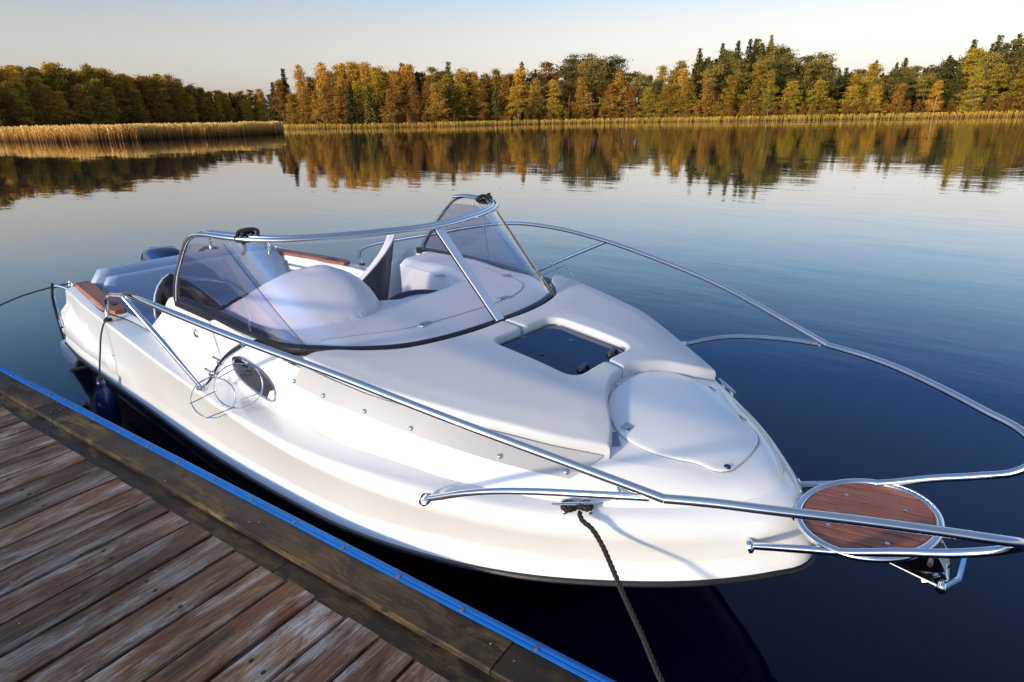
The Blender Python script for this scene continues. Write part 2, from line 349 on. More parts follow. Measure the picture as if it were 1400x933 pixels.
# white topsides: lip, concave flank, crisp knuckle, ledge
def bulge(t, i):                   # the moulded swoosh that dies out towards amidships on the quarter
    return 0
mb = MB()
lip0 = U2(off(STRIP, -.004, .012)); lip1 = U2(off(STRIP, .004, .045)); lip2 = U2(off(STRIP, .014, .085, .01))
rows = [lip0, mixrow(lip0, lip1, .5) + np.array([0, 0, .004]), lip1, lip2]
for t in (.12, .25, .4, .55, .7, .83, .93):
    r_ = mixrow(lip2, rK1, t)
    for i in range(NU):
        f = min(i, NU - 1 - i) / ((NU - 1) / 2.0)          # 0 at the stern, 1 at the bow
        sg = -1 if i < NU // 2 else 1
        hollow = .008 * math.sin(math.pi * t) * (1 - f) ** .5
        sw = max(0.0, 1 - f / .30)                          # swoosh region
        edge = .62 - 1.7 * f                                # its height falls as it runs forward
        push = 0.045 * sw ** .7 * (1 if t < edge else 0) if f < .30 else 0
        r_[i, 1] -= sg * (hollow - push)
    rows.append(r_)
hi_ = []
for j in range(7):
    w_ = j / 6.0; r_ = np.zeros_like(rK1)
    for i in range(NU):
        f = min(i, NU - 1 - i) / ((NU - 1) / 2.0); g = sm_(max(0, (f - .45) / .55)); a_ = .035 + .42 * g; b_ = .10 + .70 * g
        p0 = rows[-1][i] * 0 + lip2[i] * a_ + rK1[i] * (1 - a_); p2 = rK1[i] * (1 - b_) + rK2[i] * b_
        r_[i] = (1 - w_) ** 2 * p0 + 2 * w_ * (1 - w_) * rK1[i] + w_ ** 2 * p2
    hi_.append(r_)
body = []
for r_ in rows[4:]:
    body.append(r_)
keep = rows[:4]
for k, r_ in enumerate(body):
    t = (.12, .25, .4, .55, .7, .83, .93)[k]; q = r_.copy()
    for i in range(NU):
        f = min(i, NU - 1 - i) / ((NU - 1) / 2.0); a_ = .035 + .42 * sm_(max(0, (f - .45) / .55)); lim = 1 - a_ - .005
        base_ = lip2[i] * (1 - t) + rK1[i] * t; tt = t * lim / .965; q[i] = lip2[i] * (1 - tt) + rK1[i] * tt + (r_[i] - base_) * (1 if t < .9 else .5)
    keep.append(q)
rows = keep + hi_ + [mixrow(hi_[-1], rK2, .6), rK2]
mb.grid(rows)
mb.add([r_[0] for r_ in rows] + [r_[-1] for r_ in rows[::-1]], [tuple(range(2 * len(rows)))])
bp(mb.build('hull', M['gel'], auto=38))
# black rub strake round the hull
mb = MB(); mb.tube(U2(off(STRIP, -.006, .0)), .014, 8); bp(mb.build('rub_strake', M['rubber']))
# swim platform moulding below the strake at the stern
for sgn in (-1, 1):
    mb = MB()
    prof = [(-7.22, 1.02, .25), (-7.28, 1.02, .17), (-7.25, 1.02, .07), (-7.04, 1.03, .035), (-6.80, 1.035, .07), (-6.66, 1.04, .17), (-6.62, 1.04, .28)]
    c_ = np.mean(np.array(prof), 0)
    outer = [(x, sgn * y, z) for x, y, z in prof]; inner = [(x, sgn * (y - .85), z) for x, y, z in prof]
    mb.grid([outer, inner], close=True); mb.add(outer, [tuple(range(7))]); mb.add(inner, [tuple(range(7))])
    bp(mb.build('swim_step', M['gel'], auto=30, bevel=.02))

# ---- cabin moulding: from the ledge up to the deck edge, then the crowned foredeck
KC = [(-4.60, 1.0, .897), (-4.3, 1.0, .893), (-4.1, 1.006, .889), (-3.87, 1.01, .885)] + K2[6:]
E1 = [(-4.58, .992, .93), (-4.3, .990, 1.095), (-4.08, .995, 1.232), (-3.87, 1.0, 1.228), (-3.5, 1.012, 1.215), (-3.0, 1.03, 1.19), (-2.55, 1.03, 1.150), (-2.3, .995, 1.118), (-1.95, .905, 1.078), (-1.80, .855, 1.062),
      (-1.6, .768, 1.025), (-1.35, .635, .975), (-1.15, .505, .94), (-.98, .375, .905), (-.86, .24, .88), (-.79, .11, .865), (-.77, 0, .862)]
_zc = dense([(x, z, 0) for x, z in [(-4.2, 1.24), (-3.1, 1.215), (-2.2, 1.15), (-1.5, 1.075), (-1.2, 1.01), (-.95, .935), (-.77, .862), (-.6, .79)]])
def zc(x): return float(np.interp(x, _zc[:, 0], _zc[:, 1]))
KX = [-4.60, -4.3, -4.08, -3.87, -3.5, -3.0, -2.55, -2.25, -1.88, -1.70, -1.48, -1.25, -1.05, -.87, -.74, -.655, -.622]
kd = dense([(x, y, z) for x, y, z in KC]); KM = [(x, float(np.interp(x, kd[:, 0], kd[:, 1])), float(np.interp(x, kd[:, 0], kd[:, 2]))) for x in KX]; KM[-1] = (-.622, 0, KM[-1][2])
def ualign(pts, per=10):
    P = [(x, -y, z) for x, y, z in pts]; P += [(x, -y, z) for x, y, z in P[::-1][1:]]; return dense(P, per)
cK = ualign(KM); cE = ualign(E1); NC = len(cE)
rows = []
for t in (0, .12, .3, .5, .7, .84, .94, 1.0):
    r_ = mixrow(cK, cE, t)
    for i in range(NC):
        sg = -1 if i < NC // 2 else 1
        f = min(i, NC - 1 - i) / ((NC - 1) / 2.0)
        out = (.006 + .018 * f ** 2) * math.sin(math.pi * t)
        tx = cE[min(i + 1, NC - 1)] - cE[max(i - 1, 0)]; nn = np.array([tx[1], -tx[0], 0]); nn = nn / (np.linalg.norm(nn) + 1e-9)
        if nn[0] < 0 and f > .9: nn = -nn
        if f <= .9: nn = np.array([nn[0] * (1 if nn[1] * sg > 0 else -1), abs(nn[1]) * sg, 0])
        r_[i] += nn * out; r_[i, 2] += .25 * out
    rows.append(r_)
mb = MB(); mb.grid(rows)
bp(mb.build('cabin_side', M['gel'], auto=120))
# inner face of the coaming
for sgn in (-1, 1):
    mb = MB()
    top = smooth([(x, sgn * y, z) for x, y, z in E1[:3]] , 8).tolist() + smooth([(x, sgn * y, z) for x, y, z in E1[2:6]], 20).tolist()[1:]
    mb.grid([top, [(x, y - sgn * .03, z + .003) for x, y, z in top], [(x, y - sgn * .045, z - .02) for x, y, z in top], [(x, y - sgn * .05, .42) for x, y, z in top]])
    bp(mb.build('coaming', M['gel_in'], auto=40))

eD = dense([q for q in E1]); eD = eD[np.argsort(eD[:, 0])]
def hdeck(x, y):                       # foredeck height, crowned across
    if x > -.77: return zc(x)
    yE = float(np.interp(x, eD[:, 0], eD[:, 1])); zE = float(np.interp(x, eD[:, 0], eD[:, 2])); a = min(1.0, abs(y) / max(yE, .05)); return zc(x) + (zE - zc(x)) * a * a
A0 = np.array([-2.2, 0.0])
fr = [i for i in range(NC) if cE[i][0] > -2.62]
rows = []
for k in (1.0, .985, .95, .9, .8, .7, .6, .5, .4, .3, .2, .1, .02):
    row = []
    for i in fr:
        x = A0[0] + (cE[i][0] - A0[0]) * k; y = cE[i][1] * k
        z = hdeck(x, y) if k < 1 else cE[i][2]
        row.append((x, y, z if k < 1 else cE[i][2]))
    rows.append(row)
mb = MB(); mb.grid(rows); bp(mb.build('foredeck', M['gel'], auto=50))

# ---- windscreen lines
WB = [(-4.02, 1.0, 1.245), (-3.47, 1.0, 1.232), (-3.03, .992, 1.212), (-2.72, .945, 1.20), (-2.60, .868, 1.20), (-2.45, .765, 1.20), (-2.31, .61, 1.20), (-2.235, .41, 1.20), (-2.205, .2, 1.20), (-2.197, 0, 1.20)]
WT = [(-3.605, 1.018, 1.642), (-3.52, 1.014, 1.680), (-3.39, 1.004, 1.697), (-3.25, .982, 1.697), (-3.11, .94, 1.694), (-2.949, .83, 1.688), (-2.85, .70, 1.686), (-2.765, .53, 1.684), (-2.695, .30, 1.680), (-2.665, .15, 1.676), (-2.655, 0, 1.674)]
# dashboard and cabin top inside the windscreen
wbx = dense([(x, -y, z) for x, y, z in WB])
def wb_x(y):
    a = abs(y); k = [(abs(q[1]), q[0]) for q in wbx if q[0] > -3.0]; k.sort(); return interp(a, k)
def aft_x(y):
    return interp(y, [(-1.0, -4.0), (-.93, -3.98), (-.905, -3.60), (-.80, -3.50), (-.45, -3.40), (-.24, -3.28), (-.17, -3.06), (-.08, -2.98), (.15, -2.93), (.33, -2.95), (.45, -3.03), (.505, -3.12), (.54, -3.72), (.93, -3.80), (.96, -4.0), (1.0, -4.0)])
def sm(t): t = max(0, min(1, t)); return t * t * (3 - 2 * t)
def dash_z(x, y):
    z = 1.188 + .012 * (1 - min(1, abs(y)))
    dy = y + .42; r2 = (max(0, x + 3.24) / .37) ** 2 + (dy / (.275 if dy > 0 else .50)) ** 2
    if r2 < 1: z += .232 * (1 - r2) ** (.66 + .22 * sm(-dy / .2)) * (1 - .10 * sm((-3.30 - x) / .2)) + .012 * sm(1.3 - ((x + 3.26) ** 2 + (y + .42) ** 2) ** .5 / .085)
    g2 = sm((y - .50) / .12) * sm((.97 - y) / .05); z += .05 * g2 * sm((-2.85 - x) / .5)
    return z
ys = np.concatenate([np.linspace(-.965, -.86, 9), np.linspace(-.855, -.08, 100), np.linspace(-.06, .49, 24), np.linspace(.505, .56, 8), np.linspace(.58, .93, 14), np.linspace(.935, .965, 4)])
rows = []
for y in ys:
    a, b = aft_x(y), wb_x(y) - .01
    row = [(a + .012, y, .42), (a, y, dash_z(a, y) - .05), (a - .004, y, dash_z(a, y) - .012)] + [(a + (b - a) * t, y, dash_z(a + (b - a) * t, y)) for t in np.linspace(0.004, 1, 90)] + [(b + .004, y, 1.12)]
    rows.append(row)
mb = MB(); mb.grid(rows); dash = bp(mb.build('dashboard', M['gel_in'], auto=55))
# seam line of the sliding hatch and its four hinges
mb = MB(); sl_ = smooth([(-2.72, -.80, 0), (-2.62, -.62, 0), (-2.51, -.43, 0), (-2.46, -.2, 0), (-2.44, .0, 0), (-2.45, .3, 0), (-2.50, .52, 0), (-2.62, .70, 0), (-2.85, .80, 0), (-3.1, .82, 0)], 60)
mb.tube([(x, y, dash_z(x, y) + .0005) for x, y, z in sl_], .0035, 5); o = mb.build('seam', mat('seam_grey', (.30, .30, .33), .6)); o.parent = dash
for (x, y, a) in [(-2.475, -.31, .3), (-2.475, .35, -.2), (-2.85, .80, 1.3), (-3.22, .50, 1.5)]:
    mb = MB(); z = dash_z(x, y) + .004
    mb.box((x, y, z), (.045, .085, .006), a); mb.tube([(x - .0 * math.cos(a), y - .04, z + .004), (x, y + .04, z + .004)], .005, 6)
    for q in (-.03, .03): mb.lathe((x + .015, y + q, z + .003), [(.006, 0), (.004, .003), (0, .0035)], 8)
    o = mb.build('hinge', M['steel_dull'], bevel=.002); o.parent = dash
# cockpit floor and inner sides
mb = MB()
mb.add([(-6.35, -.9, .36), (-3.0, -.95, .36), (-3.0, .95, .36), (-6.35, .9, .36)], [(0, 1, 2, 3)])
bp(mb.build('cockpit_floor', M['teak_trim'], smooth=False))
for sgn in (-1, 1):
    mb = MB(); inn = [(-6.40, .865, .93), (-5.9, .90, .93), (-5.3, .955, .93), (-5.0, .965, .925), (-4.58, .965, .92), (-4.2, .955, .92), (-3.8, .95, .92)]
    o_ = [(-6.42, .958, .923), (-5.9, 1.01, .928), (-5.3, 1.06, .923), (-5.0, 1.02, .918), (-4.58, 1.005, .908), (-4.2, 1.0, .905), (-3.8, 1.0, .905)]
    a_ = smooth([(x, sgn * y, z) for x, y, z in o_], 40); b_ = smooth([(x, sgn * y, z) for x, y, z in inn], 40)
    mb.grid([a_, b_, [(x, y - sgn * .012, z - .012) for x, y, z in b_], [(x, y - sgn * .014, z - .05) for x, y, z in b_], [(x, y + sgn * .01, z - .055) for x, y, z in b_], [(x, y + sgn * .01, .36) for x, y, z in b_]])
    bp(mb.build('cockpit_liner', M['gel_in'], auto=30))
    # red teak capping with a grab slot
    mb = MB(); top = [(-6.38, .845, .968), (-6.36, .968, .950)]
    oa = smooth([(-6.37, .965, .94), (-5.9, 1.008, .945), (-5.45, 1.052, .945), (-5.22, 1.07, .943), (-5.12, 1.045, .94)], 24)
    ob = smooth([(-6.39, .84, .94), (-5.95, .885, .945), (-5.6, .92, .945), (-5.35, .925, .943), (-5.12, .965, .94)], 24)
    r1 = [(x, sgn * y, z - .012) for x, y, z in oa]; r2 = [(x, sgn * (y - .003), z + .018) for x, y, z in oa]; r3 = [(x, sgn * (y + .003), z + .018) for x, y, z in ob]; r4 = [(x, sgn * y, z - .012) for x, y, z in ob]
    mb.grid([r1, r2, r3, r4, r1]); mb.add([r1[0], r2[0], r3[0], r4[0]], [(0, 1, 2, 3)]); mb.add([r1[-1], r2[-1], r3[-1], r4[-1]], [(0, 1, 2, 3)])
    tw = bp(mb.build('teak_capping', M['teak_trim'], auto=40, bevel=.004))
    mb = MB(); mb.box((-5.36, sgn * .985, .965), (.15, .035, .006), 0.05 * sgn); o = mb.build('grab_slot', M['rubber'], bevel=.002); o.parent = tw
    # grey side locker lines below the capping
    for zz in (.84, .78):
        mb = MB(); mb.tube([(x, sgn * (y - .02), zz) for x, y, z in inn[:5]], .010, 6); bp(mb.build('liner_trim', M['steel_dull']))
# stern bench: two tiers of padded backrest, seat below
def pad(name, prof, y0, y1, m, parent=None, curve=0.0, n=22):
    rows = []
    for k in range(n):
        t = k / (n - 1); y = y0 + (y1 - y0) * t; e = min(t, 1 - t) * abs(y1 - y0); s_ = 1 - .5 * max(0, 1 - e / .04) ** 2
        cx = np.mean([q[0] for q in prof]); cz = np.mean([q[1] for q in prof]); bow_ = curve * (1 - (2 * t - 1) ** 2)
        rows.append([(cx + (q[0] - cx) * s_ - bow_, y, cz + (q[1] - cz) * s_) for q in prof])
    mb = MB(); mb.grid(rows, close=True); mb.add(rows[0], [tuple(range(len(prof)))]); mb.add(rows[-1], [tuple(range(len(prof)))])
    o = mb.build(name, m, auto=60)
    return bp(o) if parent is None else (setattr(o, 'parent', parent) or o)
def rr(cx, cz, wx, wz, rot, rad=.03, n=5):
    pts = []
    for sx, sz, a0 in ((1, 1, 0), (-1, 1, 90), (-1, -1, 180), (1, -1, 270)):
        for k in range(n):
            a = R(a0 + 90 * k / (n - 1)); x = sx * (wx / 2 - rad) + rad * math.cos(a); z = sz * (wz / 2 - rad) + rad * math.sin(a)
            pts.append((cx + x * math.cos(rot) - z * math.sin(rot), cz + x * math.sin(rot) + z * math.cos(rot)))
    return pts
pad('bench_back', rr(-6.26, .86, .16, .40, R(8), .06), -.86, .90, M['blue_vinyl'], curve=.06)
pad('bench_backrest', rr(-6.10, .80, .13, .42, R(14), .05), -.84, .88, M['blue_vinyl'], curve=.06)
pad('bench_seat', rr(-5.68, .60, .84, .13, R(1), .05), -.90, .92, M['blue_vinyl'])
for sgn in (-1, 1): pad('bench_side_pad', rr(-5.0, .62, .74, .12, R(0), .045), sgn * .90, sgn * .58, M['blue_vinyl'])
mb = MB(); mb.box((-5.66, 0, .44), (.8, 1.8, .2)); mb.box((-6.36, 0, .66), (.10, 1.86, .56)); bp(mb.build('bench_base', M['gel_in'], smooth=False, bevel=.01))
# bucket seats (shell with white lining)
def bucket(cx, cy, yaw, m_out, m_in, z0=.55, h=.78, wd=.29, name='bucket_seat'):
    s = empty(name, (0, 0, 0)); bp(s)
    def surf(rad, inset, top):
        rows = []
        for k in range(13):
            t = k / 12.0; z = z0 + (h - top) * t
            row = []
            for j in range(21):
                a = R(-118 + 236 * j / 20.0); fall = 1 - .88 * (abs(a) / R(118)) ** 1.35
                zz = z0 + .02 + (h - top) * fall * t if abs(a) > .3 else z0 + .02 + (h - top) * fall * t
                rad_ = (rad - inset) * (1 + .08 * t)
                lx = rad_ * math.cos(a) + .12 * t * math.cos(a); ly = rad_ * 1.02 * math.sin(a) * (1 - .25 * t)
                row.append((cx + lx * math.cos(yaw) - ly * math.sin(yaw), cy + lx * math.sin(yaw) + ly * math.cos(yaw), zz))
            rows.append(row)
        return rows
    o1 = surf(wd, 0, 0); i1 = surf(wd, .055, .0); mb = MB(); mb.tube(o1[-1], .009, 6); o = mb.build('seat_piping', M['white_vinyl']); o.parent = s
    mb = MB(); mb.grid(o1); o = mb.build('seat_shell', m_out, auto=60); o.parent = s
    mb = MB(); mb.grid(i1); rim = [o1[-1], [tuple(np.array(a) * .5 + np.array(b) * .5 + np.array([0, 0, .014])) for a, b in zip(o1[-1], i1[-1])], i1[-1]]
    mb.grid(rim); o = mb.build('seat_lining', m_in, auto=60); o.parent = s
    mb = MB(); mb.lathe((cx, cy, z0), [(0, .10), (wd * .8, .10), (wd * .93, .06), (wd * .93, 0), (wd * .6, -.04), (.05, -.05), (.05, -.2), (0, -.2)], 24); o = mb.build('seat_cushion', m_in, auto=50); o.parent = s
    return s
bucket(-4.36, .50, .78, M['navy_vinyl'], M['white_vinyl'], .58, .775, .27)
bucket(-4.70, -.60, math.pi, M['brown'], M['plastic'], .42, .70, .33, 'helm_seat')
# steering wheel
sw = empty('steering_wheel', (0, 0, 0)); bp(sw)
cw = Vector((-3.92, -.62, 1.06)); ax = Vector((-.80, 0, .60)).normalized(); ux = Vector((0, 1, 0)); uz = ax.cross(ux)
mb = MB(); mb.tube([cw + ux * math.cos(q) * .185 + uz * math.sin(q) * .185 for q in np.linspace(0, 2 * math.pi, 40, endpoint=False)], .014, 8, closed=True)
o = mb.build('wheel_rim', M['plastic']); o.parent = sw
mb = MB()
for q in (0.5, 2.6, 4.7): mb.tube([cw - ax * .02, cw + ux * math.cos(q) * .18 + uz * math.sin(q) * .18], .008, 6)
mb.lathe(cw - ax * .03, [(0, .035), (.035, .03), (.04, 0), (.03, -.12), (0, -.12)], 16, ax); o = mb.build('wheel_spokes', M['steel']); o.parent = sw
mb = MB(); mb.box((-3.66, -.56, .98), (.20, .70, .46), 0, ax=((.93, 0, .36), (0, 1, 0), (-.36, 0, .93))); bp(mb.build('instrument_panel', M['plastic'], bevel=.03))
# companionway: dark rolled bolsters and door
mb = MB()
mb.tube(smooth([(-3.10, -.16, .92), (-3.16, .02, 1.05), (-3.18, .24, 1.07), (-3.10, .44, 1.03)], 14), .055, 10); bp(mb.build('bolster', M['white_vinyl']))
mb = MB(); mb.tube(smooth([(-3.12, -.16, .98), (-3.20, .02, 1.115), (-3.22, .24, 1.13), (-3.13, .45, 1.09)], 14), .022, 8); bp(mb.build('bolster_piping', M['navy_vinyl']))
mb = MB(); mb.box((-3.02, .18, .66), (.03, .52, .58)); bp(mb.build('cabin_door', M['dark_glass'], bevel=.01))
for q in ((-3.60, .50, .80), (-3.42, .50, .92)): bp(MB().box(q, (.06, .03, .05)).build('cup_holder', M['steel'], bevel=.008))

# ---- windscreen
ws = empty('windscreen', (0, 0, 0)); bp(ws)
RW = .0135
post = [(-3.975, 1.008, 1.235), (-3.905, 1.018, 1.34), (-3.835, 1.022, 1.425), (-3.745, 1.021, 1.517), (-3.66, 1.020, 1.598)]
topU = ushape(post + WT, 160)
mb = MB(); mb.tube(topU, RW, 12); o = mb.build('screen_frame', M['steel']); o.parent = ws
# folded canopy hoops strapped behind the frame
for d, zz in ((.036, .008), (.071, .004)):
    pts = [(x - d * (0.35 + .65 * (1 - min(1, y / 1.0))), y - d * .75 * min(1, y / .9), z + zz) for x, y, z in WT[2:]]
    pts = [(pts[0][0] - .10, pts[0][1] - .01, pts[0][2] - .01)] + pts
    pts[-1] = (pts[-1][0], 0, pts[-1][2])
    mb = MB(); mb.tube(ushape(pts, 110), .0115, 10); o = mb.build('canopy_hoop', M['steel']); o.parent = ws
for sgn in (-1, 1):
    c_ = Vector((-3.13, sgn * .93, 1.70)); mb = MB()
    t_ = Vector((.8, sgn * -.45, 0)).normalized(); n_ = Vector((-t_.y, t_.x, 0))
    if n_.y * sgn > 0: n_ = -n_
    for k, (d0, ww_) in enumerate(((-.02, .034), (.012, .028))):
        ring_ = []
        for q in np.linspace(0, 2 * math.pi, 18, endpoint=False): ring_.append(c_ + t_ * (d0 + .008 * math.sin(3 * q)) + n_ * (.030 + .050 * math.cos(q)) + Vector((0, 0, .001 + .024 * math.sin(q))))
        mb.tube(ring_, .010, 7, closed=True)
    mb.tube(smooth([c_ + t_ * -.01 + Vector((0, 0, .03)), c_ + t_ * .04 + Vector((0, 0, .042)), c_ + t_ * .08 + n_ * .02 + Vector((0, 0, .036)), c_ + t_ * .095 + Vector((0, 0, .018))], 10), .010, 6)
    mb.tube(smooth([c_ + Vector((0, 0, -.02)), c_ + t_ * .01 + Vector((0, 0, -.06)), c_ + t_ * -.01 + Vector((0, 0, -.09))], 6), .011, 6)
    o = mb.build('canopy_strap', M['webbing']); o.parent = ws
# panes
jb = (-2.665, .905, 1.204); jt = (-3.255, .965, 1.628)
def coons(B, T, n):                       # ruled pane between bottom and top curves
    return [[lerp(b, t, k) for b, t in zip(B, T)] for k in np.linspace(0, 1, n)]
def pane(rows, th=.005):
    A = np.array(rows); mb = MB(); nr, nc = A.shape[:2]
    du = np.gradient(A, axis=1); dv = np.gradient(A, axis=0); nn = np.cross(du, dv); nn /= (np.linalg.norm(nn, axis=2, keepdims=True) + 1e-9)
    Bk = A + nn * th
    mb.grid(A.tolist()); mb.grid(Bk.tolist())
    for i, j in (((0, slice(None)), 0), ((-1, slice(None)), 0), ((slice(None), 0), 0), ((slice(None), -1), 0)):
        mb.grid([A[i].tolist(), Bk[i].tolist()])
    return mb
fb = [(-2.665, .905, 1.204), (-2.60, .862, 1.204), (-2.45, .76, 1.204), (-2.31, .606, 1.204), (-2.236, .41, 1.204), (-2.206, .2, 1.204), (-2.198, 0, 1.204)]
ft = [(-3.235, .962, 1.668), (-3.11, .93, 1.666), (-2.96, .822, 1.662), (-2.85, .69, 1.660), (-2.755, .50, 1.658), (-2.69, .25, 1.654), (-2.662, 0, 1.650)]
for sgn in (-1, 1):
    B_ = smooth([(x, sgn * y, z) for x, y, z in fb], 40); T_ = smooth([(x, sgn * y, z) for x, y, z in ft], 40)
    B_[-1][1] += sgn * .02; T_[-1][1] += sgn * .02
    o = pane(coons(B_, T_, 14)).build('front_pane', M['glass'], auto=30); o.parent = ws
    # side pane with a rounded upper aft corner
    Bs = smooth([(-4.00, sgn * 1.0, 1.25), (-3.47, sgn * 1.0, 1.236), (-3.03, sgn * .992, 1.216), (-2.76, sgn * .950, 1.206), (-2.685, sgn * .915, 1.205)], 40)
    Ts = smooth([(-3.94, sgn * 1.012, 1.345), (-3.84, sgn * 1.016, 1.45), (-3.74, sgn * 1.015, 1.54), (-3.66, sgn * 1.008, 1.60), (-3.57, sgn * 1.0, 1.628), (-3.44, sgn * .99, 1.636), (-3.275, sgn * .968, 1.640)], 40)
    o = pane(coons(Bs, Ts, 12)).build('side_pane', M['smoke'], auto=30); o.parent = ws
    mb = MB(); mb.tube(smooth([(-2.678, sgn * .912, 1.20), (-2.90, sgn * .94, 1.37), (-3.262, sgn * .97, 1.655)], 14), .0032, 6); o = mb.build('pane_joint', M['joint']); o.parent = ws
    for t in (.0, .55):
        q = smooth([(x, sgn * y, z) for x, y, z in WT], 50)[int(8 + 22 * t)]
        mb = MB(); mb.box((q[0] + .004, q[1], q[2] - .035), (.016, .012, .06)); mb.lathe((q[0], q[1], q[2] - .062), [(0, .012), (.010, .008), (.010, -.008), (0, -.012)], 10)
        o = mb.build('screen_clip', M['steel']); o.parent = ws
mb = MB(); bw = Vector((-2.19, 0, 1.20)); tw_ = Vector((-2.655, 0, 1.665)); dd = (tw_ - bw)
mb.box((bw + tw_) / 2, (dd.length, .062, .010), ax=(dd, (0, 1, 0), dd.cross(Vector((0, 1, 0))))); o = mb.build('mullion', M['aluminium'], bevel=.002); o.parent = ws
mb = MB(); mb.tube([bw + Vector((-.006, -.034, .0)), tw_ + Vector((-.006, -.034, 0))], .0035, 5); mb.tube([bw + Vector((-.006, .034, .0)), tw_ + Vector((-.006, .034, 0))], .0035, 5); o = mb.build('mullion_seal', M['rubber']); o.parent = ws
# black base seal, deep along the sides
base = ushape([(-4.0, .998, 1.238)] + WB[1:], 130)
rows = []
for i, q in enumerate(base):
    sg = -1 if i < 65 else 1; f = sm((-2.55 - q[0]) / .5)
    tx = base[min(i + 1, 129)] - base[max(i - 1, 0)]; nn = np.array([tx[1], -tx[0], 0.0]); nn /= np.linalg.norm(nn) + 1e-9
    if np.dot(nn, np.array([1.0 if q[0] > -2.7 else 0, q[1], 0])) < 0: nn = -nn
    wi = .020 + .030 * f; o_ = q + nn * (.014); i_ = q - nn * (wi)
    rows.append([(o_[0], o_[1], q[2] - .045), (o_[0], o_[1], q[2] - .006), (q[0], q[1], q[2] + .004), (i_[0], i_[1], q[2] + .003), (i_[0], i_[1], q[2] - .045)])
mb = MB(); mb.grid(rows); o = mb.build('screen_seal', M['rubber'], auto=40); o.parent = ws

# ---- sun pads
def seat_line(P, n): return resample(dense(P), n)
CT = .062
aftc = [(-2.165, .008), (-2.165, .2), (-2.20, .41), (-2.275, .62), (-2.40, .775), (-2.50, .87), (-2.545, .965), (-2.53, 1.018)]
outc = [(-2.53, 1.018), (-2.32, .988), (-2.13, .955), (-1.95, .905), (-1.80, .858), (-1.63, .782), (-1.5, .712), (-1.35, .632), (-1.15, .508)]
frc = [(-1.405, .008), (-1.395, .10), (-1.36, .19), (-1.315, .27), (-1.245, .355), (-1.195, .42), (-1.15, .508)]
hx0, hx1, hy, hr = -2.025, -1.498, .262, .075
def round_hatch():
    P = [(-2.165, .008), (hx0 - .05, .008)]
    P += [(hx0 - .012, .010), (hx0, .03)]
    P += [(hx0, hy - hr)] + [(hx0 + hr - hr * math.cos(a), hy - hr + hr * math.sin(a)) for a in np.linspace(.2, math.pi / 2, 6)]
    P += [(hx1 - hr, hy)] + [(hx1 - hr + hr * math.sin(a), hy - hr + hr * math.cos(a)) for a in np.linspace(.2, math.pi / 2, 6)]
    P += [(hx1, .03), (hx1 + .012, .010), (hx1 + .05, .008), (-1.405, .008)]
    return P
def bias(n, a=.018):                       # parameters packed near both ends
    e = [0, .15, .35, .6, 1.0]; l = [a * q for q in e]; m_ = list(np.linspace(a, 1 - a, n))[1:-1]
    return l + m_ + [1 - q for q in l[::-1]]
nu_, nv_ = 84, 20
Iu = resample(np.array(round_hatch()), 2001); Ou = resample(dense([(x, y, 0) for x, y in outc])[:, :2], 2001)
Au = resample(dense([(x, y, 0) for x, y in aftc])[:, :2], 2001); Fu = resample(dense([(x, y, 0) for x, y in frc])[:, :2], 2001)
uu_, vv_ = bias(nu_, .010), bias(nv_, .045)
def at(Cv, t): return Cv[int(round(t * 2000))]
from mathutils.geometry import delaunay_2d_cdt
def dense2(P, n): return resample(dense([(x, y, 0) for x, y in P])[:, :2], n)
def segs(P, st):
    P = np.array(P, float); L_ = np.linalg.norm(np.diff(P, axis=0), axis=1).sum(); return resample(P, max(2, int(L_ / st) + 1))
loop = np.vstack([segs(round_hatch(), .012)[:-1], dense2(frc, 40)[:-1], dense2(outc, 90)[::-1][:-1], dense2(aftc, 60)[::-1][:-1]])
area = .5 * np.sum(loop[:, 0] * np.roll(loop[:, 1], -1) - np.roll(loop[:, 0], -1) * loop[:, 1])
def inset(Lp_, d):
    t1 = Lp_ - np.roll(Lp_, 1, 0); t2 = np.roll(Lp_, -1, 0) - Lp_; t1 /= np.linalg.norm(t1, axis=1)[:, None]; t2 /= np.linalg.norm(t2, axis=1)[:, None]
    n1 = np.c_[-t1[:, 1], t1[:, 0]]; n2 = np.c_[-t2[:, 1], t2[:, 0]]; n_ = n1 + n2; n_ /= np.maximum(1e-6, np.linalg.norm(n_, axis=1))[:, None]; k_ = 1 / np.maximum(.55, (n_ * n1).sum(1)); return Lp_ + n_ * (d * k_)[:, None] * (1 if area > 0 else -1)
cush = []; r0 = .014
